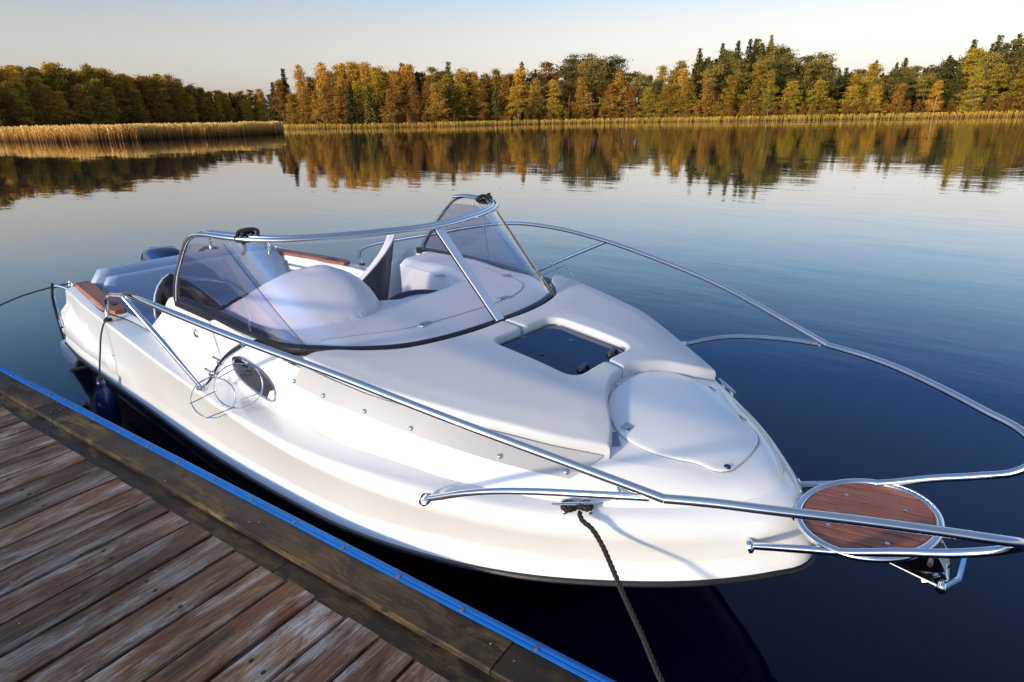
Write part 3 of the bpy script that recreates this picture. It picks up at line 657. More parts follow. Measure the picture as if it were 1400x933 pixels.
for sgn in (-1, 1):
    rings = []
    for d, dz in ((0, -CT + .001), (0, -CT + .024), (-.002, -CT * .5), (0, -.016), (.0015, -.009), (.005, -.004), (.010, -.001), (.016, 0)):
        q = inset(loop, d) if d else loop; rings.append([(x, sgn * y, hdeck(x, y) + CT + dz) for x, y in q])
    mb = MB(); mb.grid(rings, close=True)
    q = inset(loop, .016); P_ = [Vector(p_) for p_ in q.tolist()]; nl = len(P_)
    gx, gy = np.meshgrid(np.arange(-2.6, -1.1, .026), np.arange(0, 1.05, .026)); G = np.c_[gx.ravel(), gy.ravel()]
    x1, y1 = q[:, 0], q[:, 1]; x2, y2 = np.roll(x1, -1), np.roll(y1, -1); ins = np.zeros(len(G), bool)
    for a_, b_, c_, d_ in zip(x1, y1, x2, y2):
        m_ = ((b_ > G[:, 1]) != (d_ > G[:, 1])); ins ^= m_ & (G[:, 0] < (c_ - a_) * (G[:, 1] - b_) / ((d_ - b_) if d_ != b_ else 1e-9) + a_)
    dist = np.sqrt(((G[:, None, :] - q[None, ::2, :]) ** 2).sum(2)).min(1); G = G[ins & (dist > .014)]
    V_, E_, F_, *_r = delaunay_2d_cdt(P_ + [Vector(g_) for g_ in G.tolist()], [(k, (k + 1) % nl) for k in range(nl)], [], 1, 1e-6)
    out_ = []
    for v_ in V_:
        d = float(np.sqrt(((q - np.array([v_.x, v_.y])) ** 2).sum(1)).min()); out_.append((v_.x, sgn * v_.y, hdeck(v_.x, v_.y) + CT + .006 * sm(d / .10)))
    mb.add(out_, [tuple(f_) for f_ in F_])
    cu = bp(mb.build('sun_pad', M['cushion'], auto=50)); cush.append(cu)
    tag(cu, 'dockside half of the grey sun pad' if sgn < 0 else 'lake side half of the grey sun pad')
    # snapped-down flap below the outer edge, lying on the cabin side
    def cab(x, z):
        k2 = min(KC, key=lambda q: abs(q[0] - x)); y2 = np.interp(x, [q[0] for q in KC], [q[1] for q in KC]); z2 = np.interp(x, [q[0] for q in KC], [q[2] for q in KC])
        y1 = np.interp(x, [q[0] for q in E1], [q[1] for q in E1]); z1 = np.interp(x, [q[0] for q in E1], [q[2] for q in E1]); t = (z - z2) / (z1 - z2)
        return float(y2 * (1 - t) + y1 * t)
    xs_ = np.linspace(-2.545, -1.235, 40); zl_ = np.interp(xs_, [-2.55, -2.30, -2.10, -1.90, -1.66, -1.40, -1.235], [1.085, 1.055, 1.035, 1.010, .975, .925, .895])
    lo = [(x, cab(x, z) + .034, z) for x, z in zip(xs_, zl_)]
    xh_ = np.linspace(-2.53, -1.165, 40); hi = [(x, float(np.interp(x, [q[0] for q in outc], [q[1] for q in outc])) + .012, hdeck(x, float(np.interp(x, [q[0] for q in outc], [q[1] for q in outc]))) + .020) for x in xh_]
    mb = MB(); mb.grid([[(x, sgn * y, z) for x, y, z in hi], [(x * .5 + a * .5, sgn * ((y + b) / 2 + .010), (z + c) / 2) for (x, y, z), (a, b, c) in zip(hi, lo)], [(x, sgn * (y + .004), z) for x, y, z in lo], [(x, sgn * (y - .004), z + .002) for x, y, z in lo]])
    fl = mb.build('cushion_flap', M['flap'], auto=60); fl.parent = cu
    for t in (.02, .17, .345, .52, .82, .975):
        q = lo[int(t * 39)]; h_ = hi[int(t * 39)]; c_ = Vector((q[0] * .78 + h_[0] * .22, sgn * (q[1] * .78 + h_[1] * .22 + .008), q[2] * .78 + h_[2] * .22))
        mb = MB(); mb.lathe(c_, [(.011, -.004), (.011, .003), (.006, .008), (0, .009)], 12, (0.25, sgn * .9, .3)); o = mb.build('snap_button', M['steel']); o.parent = cu
    for (x, y) in [(-1.375, .06), (-1.352, .185), (-1.298, .30)] + ([(-1.225, .395)] if sgn < 0 else []):
        an = math.atan2(y * 1.25, x + 1.75); rx_, ry_ = math.cos(an), math.sin(an); cx_, cy_ = x + .042 * rx_, y + .042 * ry_
        def tp(u_, v_, dz): px_, py_ = cx_ + rx_ * u_ - ry_ * v_, cy_ + ry_ * u_ + rx_ * v_; return (px_, sgn * py_, hdeck(px_, py_) + dz)
        q = [(-.045, -.036), (.026, -.034), (.026, .034), (-.045, .036)]; mb = MB(); mb.grid([[tp(u_, v_, .001) for u_, v_ in q], [tp(u_, v_, .008) for u_, v_ in q]], close=True); mb.add([tp(u_, v_, .008) for u_, v_ in q], [(0, 1, 2, 3)])
        o = mb.build('pad_tab', M['tab'], smooth=False); o.parent = cu
# ---- deck hatch
hz = hdeck(-1.76, 0)
tilt = (zc(hx1) - zc(hx0)) / (hx1 - hx0); axh = (Vector((1, 0, tilt)), Vector((0, 1, 0)), Vector((-tilt, 0, 1)))
hatch = empty('deck_hatch', (0, 0, 0)); bp(hatch)
def rrect(cx, w_, h_, rad, n=8):
    P = []
    for sx, sy, a0 in ((1, 1, 0), (-1, 1, 90), (-1, -1, 180), (1, -1, 270)):
        for k in range(n):
            a = R(a0 + 90 * k / (n - 1)); P.append((cx + sx * (w_ / 2 - rad) + rad * math.cos(a), sy * (h_ / 2 - rad) + rad * math.sin(a)))
    return P
cxh = (hx0 + hx1) / 2
def hp(P, dz): return [(x, y, hz + (x + 1.76) * tilt + dz) for x, y in P]
mb = MB(); a1 = rrect(cxh, .535, .52, .075); a2 = rrect(cxh, .500, .485, .06)
mb.grid([hp(a1, .0), hp(a1, .016), hp(a2, .020), hp(a2, .012)], close=True); o = mb.build('hatch_frame', M['steel_dull'], auto=30); o.parent = hatch
mb = MB(); a3 = rrect(cxh, .494, .479, .057); mb.grid([hp(a3, .008), hp(a3, .015)], close=True); mb.add(hp(a3, .015), [tuple(range(len(a3)))]); o = mb.build('hatch_glass', M['hatch_glass'], smooth=False); o.parent = hatch
for sgn in (-1, 1):
    c_ = Vector((-1.555, sgn * .13, hz + (.205) * tilt + .016)); mb = MB()
    mb.lathe(c_, [(.022, 0), (.022, .010), (.014, .016), (0, .018)], 14); mb.box(c_ + Vector((-.005, .025, .014)), (.026, .075, .012), .25); mb.lathe(c_ + Vector((0, .05, 0)), [(.014, 0), (.014, .016), (.008, .022), (0, .023)], 12)
    o = mb.build('hatch_latch', M['plastic'], bevel=.003); o.parent = hatch
    c_ = Vector((-1.80, sgn * .13, hz + (-.04) * tilt + .0155)); mb = MB(); mb.lathe(c_, [(.018, 0), (.017, .002), (.014, .002), (.013, .0005), (0, .0005)], 16); o = mb.build('hatch_rivet', mat('dull_rivet', (.05, .07, .10), .4, metal=.5)); o.parent = hatch
# ---- anchor locker lid
lidU = [(-1.385, .0), (-1.372, .13), (-1.33, .245), (-1.26, .325), (-1.17, .365), (-1.07, .355), (-.97, .30), (-.88, .235), (-.825, .215), (-.79, .17), (-.775, .09), (-.77, .0)]
lp = resample(dense([(x, -y, 0) for x, y in lidU] + [(x, y, 0) for x, y in lidU[::-1][1:-1]] + [(lidU[0][0], 0, 0)], 8)[:, :2], 96)[:-1]
cxl = -1.10
def zlid(x, y):
    return hdeck(x, y)
rows = []
for k, dz in ((1.0, .001), (.998, .006), (.990, .0085), (.95, .010), (.85, .0105), (.72, .011), (.6, .012), (.5, .0125), (.3, .013), (.12, .013), (.01, .013)):
    rows.append([(cxl + (x - cxl) * k, y * k, zlid(cxl + (x - cxl) * k, abs(y * k)) + dz) for x, y in lp])
mb = MB(); mb.grid(rows, close=True); lid = bp(mb.build('anchor_locker_lid', M['gel'], auto=60))
mb = MB(); mb.tube([(cxl + (x - cxl) * 1.012, y * 1.012, hdeck(cxl + (x - cxl) * 1.012, abs(y)) - .0005) for x, y in lp], .0028, 5, closed=True); o = mb.build('lid_gasket', mat('gasket_grey', (.42, .43, .45), .6)); o.parent = lid
mb = MB(); mb.box((-1.185, -.315, hdeck(-1.185, .315) + .012), (.040, .048, .006), -.35, ax=((1, 0, -.28), (0, 1, .10), (.28, -.10, 1))); mb.lathe((-1.185, -.315, hdeck(-1.185, .315) + .015), [(.015, 0), (.015, .003), (.010, .004), (.009, .002), (0, .002)], 16); o = mb.build('lid_lock', M['steel_dull'], bevel=.001); o.parent = lid
for (x, y) in ((-1.10, .362), (-.90, .255)):
    mb = MB(); mb.box((x, y, hdeck(x, y) + .012), (.05, .008, .006), -.6); o = mb.build('lid_hinge', M['steel_dull']); o.parent = lid
mb = MB(); mb.lathe((-.80, -.155, hdeck(-.8, .155) + .006), [(0, .009), (.014, .008), (.016, 0)], 12); o = mb.build('chain_notch', M['rubber']); o.parent = lid

# ---- rails
RAIL = [(-5.04, 1.12, .915), (-5.058, 1.108, .985), (-5.04, 1.102, 1.048), (-4.95, 1.110, 1.105), (-4.78, 1.138, 1.158), (-4.5, 1.195, 1.220), (-4.10, 1.275, 1.303), (-3.72, 1.352, 1.385), (-3.33, 1.405, 1.444), (-2.89, 1.403, 1.450), (-2.47, 1.355, 1.422), (-1.90, 1.238, 1.358), (-1.41, 1.118, 1.281), (-.99, .970, 1.191), (-.727, .872, 1.130)]
RAILF = [(-.727, .872, 1.130), (-.60, .815, 1.140), (-.466, .754, 1.144), (-.24, .624, 1.136), (-.04, .496, 1.117), (.09, .409, 1.100), (.128, .362, 1.083), (.139, .325, 1.060), (.131, .295, 1.030), (.100, .283, .996), (0, .288, .935), (-.15, .288, .862), (-.294, .284, .785), (-.45, .281, .718), (-.596, .279, .655), (-.63, .279, .64)]
LOW = [(-1.60, 1.10, .872), (-1.53, 1.088, .905), (-1.435, 1.072, .951), (-1.30, 1.042, 1.003), (-1.149, 1.003, 1.046), (-.932, .941, 1.094), (-.77, .884, 1.122)]
for sgn in (-1, 1):
    rl = empty('side_rail', (0, 0, 0)); bp(rl); f_ = lambda P: [(x, sgn * y, z) for x, y, z in P]
    mb = MB(); mb.tube(smooth(f_(RAIL), 110), .0150, 12); mb.tube(smooth(f_(RAILF), 90), .0150, 12); o = mb.build('top_rail', M['steel']); o.parent = rl
    mb = MB(); mb.tube(smooth(f_(LOW), 30), .0125, 10); o = mb.build('brace_rail', M['steel']); o.parent = rl
    mb = MB(); mb.tube([(-3.33, sgn * 1.195, .89), (-3.62, sgn * 1.385, 1.402)], .0140, 10); o = mb.build('stanchion', M['steel']); o.parent = rl
    for (q, n_) in (((-5.04, 1.12, .925), (0, 0, 1)), ((-1.605, 1.10, .872), (-.2, sgn * .5, .8)), ((-.628, .279, .642), (.6, -sgn * .2, .25)), ((-3.33, 1.195, .895), (0, 0, 1))):
        mb = MB(); mb.lathe((q[0], sgn * q[1], q[2]), [(.030, -.008), (.030, .002), (.022, .010), (.0155, .013)], 16, n_); o = mb.build('rail_foot', M['rubber'] if q[0] < -5 else M['steel']); o.parent = rl
    # wire fender holder hung from its own curved arm
    fh = empty('fender_holder', (0, 0, 0)); bp(fh)
    mb = MB(); mb.tube(smooth([(-3.30, sgn * 1.19, .90), (-3.12, sgn * 1.215, 1.01), (-2.98, sgn * 1.24, 1.10), (-2.80, sgn * 1.28, 1.20), (-2.60, sgn * 1.325, 1.30), (-2.38, sgn * 1.35, 1.405)], 24), .0125, 10)
    o = mb.build('holder_arm', M['steel']); o.parent = fh
    n_ = Vector((.86, -.30 * -sgn if sgn > 0 else -.30, .40)).normalized() if sgn < 0 else Vector((.86, .30, .40)).normalized()
    if sgn > 0: n_ = Vector((.75, .25, .62)).normalized()
    X_ = n_.orthogonal().normalized(); Y_ = n_.cross(X_)
    c1 = Vector((-3.03, sgn * 1.26, .942)); c2 = Vector((-2.66, sgn * 1.28, 1.118))
    for c_ in (c1, c2):
        mb = MB(); mb.tube([c_ + (X_ * math.cos(q) + Y_ * math.sin(q)) * .102 for q in np.linspace(0, 2 * math.pi, 36, endpoint=False)], .0028, 6, closed=True); o = mb.build('wire_ring', M['steel']); o.parent = fh
    for q in (0.3, 1.3, 2.3, 3.4, 4.9):
        e_ = (X_ * math.cos(q) + Y_ * math.sin(q)) * .102; mb = MB(); mb.tube([c1 + e_ - (c2 - c1) * .06, c2 + e_ + (c2 - c1) * .05], .0028, 6); o = mb.build('wire_rod', M['steel']); o.parent = fh
    for t in (.30, .55):
        q = Vector((-3.30 + .9 * t, sgn * (1.19 + .16 * t), .90 + .52 * t)); mb = MB(); mb.box(q + Vector((0, 0, .012)), (.035, .03, .02), .4); mb.tube([q + Vector((-.02, 0, .02)), q + Vector((-.02, sgn * .03, .045))], .006, 6); o = mb.build('holder_clamp', M['steel'], bevel=.003); o.parent = fh
    # horn cleat on the ledge near the bow, and another at the stern
    for (x, y, z, rz, L_) in ((-1.16, .715, .805, -.72, .20), (-6.38, .985, .945, 0.0, .16)):
        mb = MB(); c_ = Vector((x, sgn * y, z)); d_ = Vector((math.cos(rz), math.sin(rz) * sgn * -1 * -1, 0)); d_ = Vector((math.cos(rz), sgn * math.sin(rz), 0))
        mb.tube(smooth([c_ - d_ * L_ / 2 + Vector((0, 0, .034)), c_ - d_ * L_ / 4 + Vector((0, 0, .031)), c_ + Vector((0, 0, .030)), c_ + d_ * L_ / 4 + Vector((0, 0, .031)), c_ + d_ * L_ / 2 + Vector((0, 0, .034))], 16), [.004, .005, .006, .007, .008, .009, .009, .009, .009, .009, .009, .008, .007, .006, .005, .004], 10)
        for k in (-.25, .25): mb.lathe(c_ + d_ * L_ * k, [(.014, -.006), (.014, .004), (.009, .010), (.009, .030)], 12)
        bp(mb.build('cleat', M['steel']))
    # low vent / latch on the cabin side
    mb = MB(); c_ = Vector((-3.73, sgn * 1.018, 1.07)); mb.lathe(c_, [(.030, -.004), (.030, .004), (.020, .012), (.010, .014), (0, .014)], 18, (0, sgn, .05)); bp(mb.build('side_vent', M['steel']))
    # porthole
    ph = empty('porthole', (0, 0, 0)); bp(ph)
    def oval(rx, rz_, y, cx=-2.985, cz=.992, til=-.13):
        P = []
        for q in np.linspace(0, 2 * math.pi, 40, endpoint=False):
            c_, s_ = math.cos(q), math.sin(q); a = rx * (abs(c_) ** .75) * (1 if c_ > 0 else -1); b = rz_ * (abs(s_) ** .8) * (1 if s_ > 0 else -1)
            x = a * math.cos(til) - b * math.sin(til); z = a * math.sin(til) + b * math.cos(til)
            P.append((cx + x, sgn * (y + .010 * (x)), cz + z))
        return P
    yy = 1.062
    mb = MB(); mb.grid([oval(.236, .086, yy - .03), oval(.236, .086, yy - .006), oval(.231, .081, yy + .003), oval(.216, .069, yy + .004), oval(.212, .065, yy - .006)], close=True); o = mb.build('porthole_frame', M['steel'], auto=40); o.parent = ph
    mb = MB(); P_ = oval(.214, .067, yy - .002); mb.add(P_, [tuple(range(40))]); mb.grid([P_, oval(.214, .067, yy - .014)], close=True); o = mb.build('porthole_glass', M['dark_glass'], smooth=False); o.parent = ph
# small rivets on the quarter
for (x, z) in ((-6.15, .80), (-5.98, .78), (-5.7, .76), (-5.45, .74), (-5.15, .62)):
    mb = MB(); y = -interp(x, [(-6.45, 1.02), (-5.8, 1.085), (-4.87, 1.145)]) + .012; mb.lathe((x, y, z), [(.007, -.01), (.007, .004), (0, .006)], 8, (0, -1, 0)); bp(mb.build('hull_rivet', M['steel_dull']))

# ---- bow platform
pl = empty('bow_platform', (0, 0, 0)); bp(pl)
cxp, czp, rxp, ryp = -.300, .775, .232, .285
rp = [(cxp + rxp * math.cos(q), ryp * math.sin(q), czp + .035 * math.cos(q)) for q in np.linspace(0, 2 * math.pi, 72, endpoint=False)]
mb = MB(); mb.tube(rp, .0155, 12, closed=True); o = mb.build('platform_ring', M['steel']); o.parent = pl
npl = 9; wpl = 2 * (ryp - .016) / npl
for k in range(npl):
    y0 = -(ryp - .016) + k * wpl + .0032; y1 = y0 + wpl - .0064
    P = []
    def xe(y): return (rxp - .016) * math.sqrt(max(0, 1 - (y / (ryp - .012)) ** 2))
    yy_ = np.linspace(y0, y1, 5)
    P = [(cxp - xe(y), y) for y in yy_] + [(cxp + xe(y), y) for y in yy_[::-1]]
    zt = lambda x: czp + .035 * (x - cxp) / rxp
    mb = MB(); mb.grid([[(x, y, zt(x) - .012) for x, y in P], [(x, y, zt(x) + .004) for x, y in P]], close=True); mb.add([(x, y, zt(x) + .004) for x, y in P], [tuple(range(10))]); mb.add([(x, y, zt(x) - .012) for x, y in P], [tuple(range(10))])
    o = mb.build('plank', M['teak'], smooth=False); o.parent = pl
mb = MB(); disc = [(cxp + (rxp - .012) * math.cos(q), (ryp - .012) * math.sin(q)) for q in np.linspace(0, 2 * math.pi, 40, endpoint=False)]
mb.grid([[(x, y, zt(x) - .020) for x, y in disc], [(x, y, zt(x) - .004) for x, y in disc]], close=True); mb.add([(x, y, zt(x) - .004) for x, y in disc], [tuple(range(40))]); mb.add([(x, y, zt(x) - .020) for x, y in disc], [tuple(range(40))])
o = mb.build('platform_bed', M['rubber'], smooth=False); o.parent = pl
for (x, y) in ((-.40, .13), (-.19, .10), (-.40, -.13), (-.20, -.16)):
    mb = MB(); mb.lathe((x, y, zt(x) + .0045), [(.0085, -.001), (.0085, .0015), (0, .0018)], 14); o = mb.build('screw', M['steel']); o.parent = pl
# stainless roller cheeks, roller and the stowed anchor under the platform
rolr = empty('bow_roller', (0, 0, 0)); bp(rolr)
for y in (-.055, .055):
    mb = MB(); P = [(-.58, .66), (-.50, .745), (-.20, .775), (-.06, .760), (-.02, .70), (-.08, .66), (-.30, .69), (-.48, .63)]
    mb.grid([[(x, y - .003, z) for x, z in P], [(x, y + .003, z) for x, z in P]], close=True); mb.add([(x, y - .003, z) for x, z in P], [tuple(range(8))]); mb.add([(x, y + .003, z) for x, z in P], [tuple(range(8))]); o = mb.build('roller_cheek', M['steel'], smooth=False); o.parent = rolr
mb = MB(); mb.lathe((-.07, -.05, .715), [(0, 0), (.03, 0), (.018, .05), (.03, .10), (0, .10)], 14, (0, 1, 0)); mb.tube([(-.07, -.075, .715), (-.07, .075, .715)], .009, 8); o = mb.build('roller', M['rubber']); o.parent = rolr
anc = empty('anchor', (0, 0, 0)); bp(anc)
mb = MB(); mb.tube(smooth([(-.52, 0, .70), (-.30, 0, .705), (-.10, 0, .69), (-.02, 0, .64), (-.08, 0, .59)], 16), .013, 8); o = mb.build('anchor_shank', M['steel']); o.parent = anc
mb = MB(); tip = (-.36, 0, .62)
mb.add([(-.02, -.10, .655), (0.0, 0, .60), (-.02, .10, .655), tip, (-.03, -.095, .66), (-.012, 0, .612), (-.03, .095, .66), (-.36, 0, .632)], [(0, 1, 3), (1, 2, 3), (4, 7, 5), (5, 7, 6), (0, 4, 5, 1), (1, 5, 6, 2), (0, 3, 7, 4), (2, 6, 7, 3)]); o = mb.build('anchor_fluke', M['steel'], smooth=False); o.parent = anc
mb = MB(); mb.tube([(-.02, -.12, .675), (.02, -.02, .665), (.02, .12, .675)], .010, 8); mb.lathe((-.02, -.125, .675), [(0, -.02), (.016, -.015), (.016, .015), (0, .02)], 10, (0, 1, 0)); o = mb.build('anchor_bar', M['steel']); o.parent = anc
# white bow fillet between deck and platform
mb = MB(); mb.box((-.565, 0, .70), (.07, .16, .05)); bp(mb.build('bow_chock', M['steel'], bevel=.015))
mb = MB(); c_ = Vector((-1.08, -.565, .850)); mb.box(c_, (.11, .03, .008), -.75); mb.tube([c_ + Vector((-.05, .03, .01)), c_ + Vector((0, .01, .022)), c_ + Vector((.045, -.03, .01))], .008, 6); mb.lathe(c_ + Vector((-.055, .035, .0)), [(.018, 0), (.018, .012), (0, .016)], 12); bp(mb.build('fairlead', M['steel'], bevel=.002))

# ---- outboard engine
en = empty('outboard_engine', (0, 0, 0)); bp(en)
mb = MB(); rows = []
for z, sx, sy, ox in ((.52, .12, .12, 0), (.60, .22, .165, 0), (.72, .28, .185, 0), (.84, .30, .19, 0), (.94, .28, .18, .01), (1.00, .235, .155, .02), (1.035, .16, .11, .03), (1.05, .05, .04, .04)):
    rows.append([(-7.02 + ox + sx * math.copysign(abs(math.cos(q)) ** .7, math.cos(q)), .02 + sy * math.copysign(abs(math.sin(q)) ** .7, math.sin(q)), z) for q in np.linspace(0, 2 * math.pi, 32, endpoint=False)])
mb.grid(rows, close=True); mb.add(rows[-1], [tuple(range(32))]); mb.add(rows[0], [tuple(range(32))]); o = mb.build('engine_cowl', M['cowl'], auto=60); o.parent = en
mb = MB(); mb.box((-7.0, .02, .2), (.2, .12, .7)); mb.box((-6.72, .02, .45), (.36, .22, .16)); mb.lathe((-7.0, .02, -.25), [(0, .3), (.06, .2), (.07, 0), (.04, -.2), (0, -.25)], 12, (1, 0, 0)); o = mb.build('engine_leg', M['navy'], bevel=.03); o.parent = en
mb = MB(); rows = [[(-7.02 + .01 + (sx + .003) * math.copysign(abs(math.cos(q)) ** .7, math.cos(q)), .02 + (sy + .003) * math.copysign(abs(math.sin(q)) ** .7, math.sin(q)), z) for q in np.linspace(0, 2 * math.pi, 32, endpoint=False)] for z, sx, sy in ((.885, .293, .187), (.90, .290, .186))]
mb.grid(rows, close=True); o = mb.build('cowl_stripe', M['white_vinyl']); o.parent = en
mb = MB(); mb.tube(smooth([(-6.40, .1, .98), (-6.45, .25, 1.07), (-6.40, .4, 1.0)], 10), .018, 6); o = mb.build('engine_hose', M['rubber']); o.parent = en
# stern rail bracket on the dock-side corner
mb = MB(); mb.tube(smooth([(-6.45, -1.0, .90), (-6.62, -1.05, .91), (-6.72, -1.06, .86), (-6.70, -1.07, .72), (-6.55, -1.10, .55)], 20), .013, 8); bp(mb.build('stern_bracket', M['steel']))

# ================================================================== things tied to the boat
fd = empty('boat_fender', (-5.17, -1.235, -.09)); tag(fd, 'small dark blue fender hanging on a black cord at the boat stern quarter', 'fender')
mb = MB(); mb.lathe((0, 0, 0), [(0, .12), (.03, .125), (.062, .16), (.075, .23), (.075, .33), (.062, .41), (.038, .46), (.026, .485), (.030, .51), (.024, .54), (0, .55)], 28)
o = mb.build('fender_body', M['fender_blue'], auto=60); o.parent = fd
mb = MB(); mb.tube(smooth([(0, 0, .55), (.03, .03, .72), (.11, .085, .98), (.14, .11, 1.04)], 16), .006, 6); mb.lathe((0, 0, .53), [(0, -.02), (.022, -.01), (.024, .02), (.012, .04), (0, .045)], 10); o = mb.build('fender_cord', M['webbing']); o.parent = fd

def rope(pts, r, n=160, twist=22.0):                       # three laid strands
    P = resample(dense(pts), n); T = np.gradient(P, axis=0); T /= np.linalg.norm(T, axis=1)[:, None]; L_ = np.r_[0, np.cumsum(np.linalg.norm(np.diff(P, axis=0), axis=1))]
    mb = MB()
    for k in range(3):
        q = []
        for i in range(n):
            t = Vector(T[i]); u = t.orthogonal().normalized() if False else (Vector((0, 0, 1)) - t * t.z).normalized() if abs(t.z) < .95 else (Vector((0, 1, 0)) - t * t.y).normalized(); v = t.cross(u)
            a = 2 * math.pi * (L_[i] * twist + k / 3.0); q.append(Vector(P[i]) + (u * math.cos(a) + v * math.sin(a)) * r * .56)
        mb.tube(q, r * .50, 6)
    return mb
br_ = empty('bow_rope', (-1.12, -.78, .8)); tag(br_, 'dark braided mooring rope running from the bow cleat down towards the dock', 'rope')
o = rope([(-1.135, -.735, .822), (-1.105, -.759, .812), (-1.062, -.763, .80), (-1.018, -.768, .765), (-.949, -.799, .715), (-.87, -.844, .665), (-.759, -.903, .60), (-.63, -.988, .545), (-.479, -1.064, .50), (-.39, -1.12, .472), (-.30, -1.25, .468)], .0100, 300, 17).build('rope_line', M['rope']); o.parent = br_; o.matrix_parent_inverse = Matrix.Translation((1.12, .78, -.8))
P_ = []
for q in np.linspace(0, 4 * math.pi, 60):
    d_ = Vector((math.cos(-.72), -math.sin(-.72), 0)); c_ = Vector((-1.16, -.715, .822)); P_.append(c_ + d_ * .055 * math.cos(q) + Vector((d_.y, -d_.x, 0)) * .020 * math.sin(2 * q) * 1 + Vector((0, 0, .004 * math.sin(q) + .0008 * q)))
o = rope([tuple(p_) for p_ in P_[::3]], .0105, 160, 20).build('rope_coil', M['rope']); o.parent = br_; o.matrix_parent_inverse = Matrix.Translation((1.12, .78, -.8))
sr = empty('stern_rope', (-6.7, -1.05, .85)); tag(sr, 'thin black mooring line stretched from the stern corner out of the left edge', 'rope')
o = rope([(-6.40, -.99, .955), (-6.66, -1.06, .900), (-6.8, -1.25, .845), (-7.1, -1.50, .70), (-7.6, -1.72, .53), (-7.95, -1.87, .47)], .009, 120, 24).build('rope_line', M['webbing']); o.parent = sr; o.matrix_parent_inverse = Matrix.Translation((6.7, 1.05, -.85))
mb = MB(); mb.tube(smooth([(-6.66, -1.062, .93), (-6.70, -1.08, .80), (-6.63, -1.10, .62), (-6.55, -1.115, .44)], 16), .011, 6); o = mb.build('rope_tail', M['webbing']); o.parent = sr; o.matrix_parent_inverse = Matrix.Translation((6.7, 1.05, -.85))

# ================================================================== DOCK
# dock frame: local X runs along the boards towards the boat, local Y along the dock edge
DZ = 0.45
dock = empty('wooden_dock', (CAM.x, CAM.y, DZ), R(96.785)); tag(dock, 'weathered wooden dock of grey and rust brown boards with a blue plastic edge', 'dock'); dock.scale = (1.0909,) * 3
PX1 = 1.077; pitch = .1668; E0 = .6923 * 1.65
Lp = 2.6
me_p = []
def plank_mesh(seed):
    r_ = random.Random(seed); mb = MB(); n = 14; w_ = pitch - .015; rows = []
    for k in range(n + 1):
        x = -Lp / 2 + Lp * k / n; jit = r_.uniform(-.0010, .0010); dz_ = r_.uniform(-.0012, .0012)
        a = -w_ / 2 + jit; b = w_ / 2 + r_.uniform(-.0010, .0010)
        rows.append([(x, a, -.028), (x, a, -.004), (x, a + .004, 0 + dz_), (x, 0, .0012 + dz_), (x, b - .004, dz_), (x, b, -.004), (x, b, -.028)])
    mb.grid(rows, close=True); mb.add(rows[0], [tuple(range(7))]); mb.add(rows[-1], [tuple(range(7))])
    me = bpy.data.meshes.new('plank'); me.from_pydata(mb.v, [], mb.f)
    b_ = bmesh.new(); b_.from_mesh(me); bmesh.ops.remove_doubles(b_, verts=b_.verts, dist=1e-5); bmesh.ops.recalc_face_normals(b_, faces=b_.faces); b_.to_mesh(me); b_.free()
    me.materials.append(M['plank']); return me
me_p = [plank_mesh(k) for k in range(6)]
rp_ = random.Random(5)
for k in range(-9, 48):
    yc = E0 + (k + .5) * pitch + .001
    o = bpy.data.objects.new('plank', me_p[k % 6]); col.objects.link(o); o.parent = dock
    o.location = (PX1 - Lp / 2 + rp_.uniform(-.008, .004), yc, rp_.uniform(-.002, .0025)); o.rotation_euler = (rp_.uniform(-.004, .004), rp_.uniform(-.0008, .0008), rp_.uniform(-.0012, .0012))
    if rp_.random() < .5: o.rotation_euler.x += math.pi; o.location.z -= 0.028 - .0004
# nail dents, two to a board, in rows over the joists
mn = MB().lathe((0, 0, 0), [(.0075, -.004), (.0072, .0012), (.004, .0005), (0, .0002)], 8); nme = None; nmat = mat('rusty_nail', (.012, .008, .006), .8)
for k in range(-2, 21):
    for xn in (.772, .10, -.62):
        for q in (.27, .72):
            if nme is None: o = mn.build('nail', nmat); nme = o.data
            else: o = bpy.data.objects.new('nail', nme); col.objects.link(o)
            o.parent = dock; o.location = (xn + rp_.uniform(-.006, .006), E0 + (k + q) * pitch + rp_.uniform(-.006, .006), .0008); o.scale = (1.25, .8, 1)
# joists below
for xj in (.80, .10, -.62):
    mb = MB(); mb.box((xj, 2.0, -.105), (.07, 8.0, .14)); o = mb.build('joist', M['trough'], smooth=False); o.parent = dock
# sunken board beside the planks
for (y0, y1) in ((-1.2, 1.9), (1.903, 5.0), (5.003, 9.0)):
    mb = MB(); mb.box(((PX1 + 1.160) / 2 + .004, (y0 + y1) / 2, -.030), (.115, y1 - y0, .05)); o = mb.build('trough_board', M['trough'], smooth=False, bevel=.003); o.parent = dock; o.data.materials[0] = M['beam2']
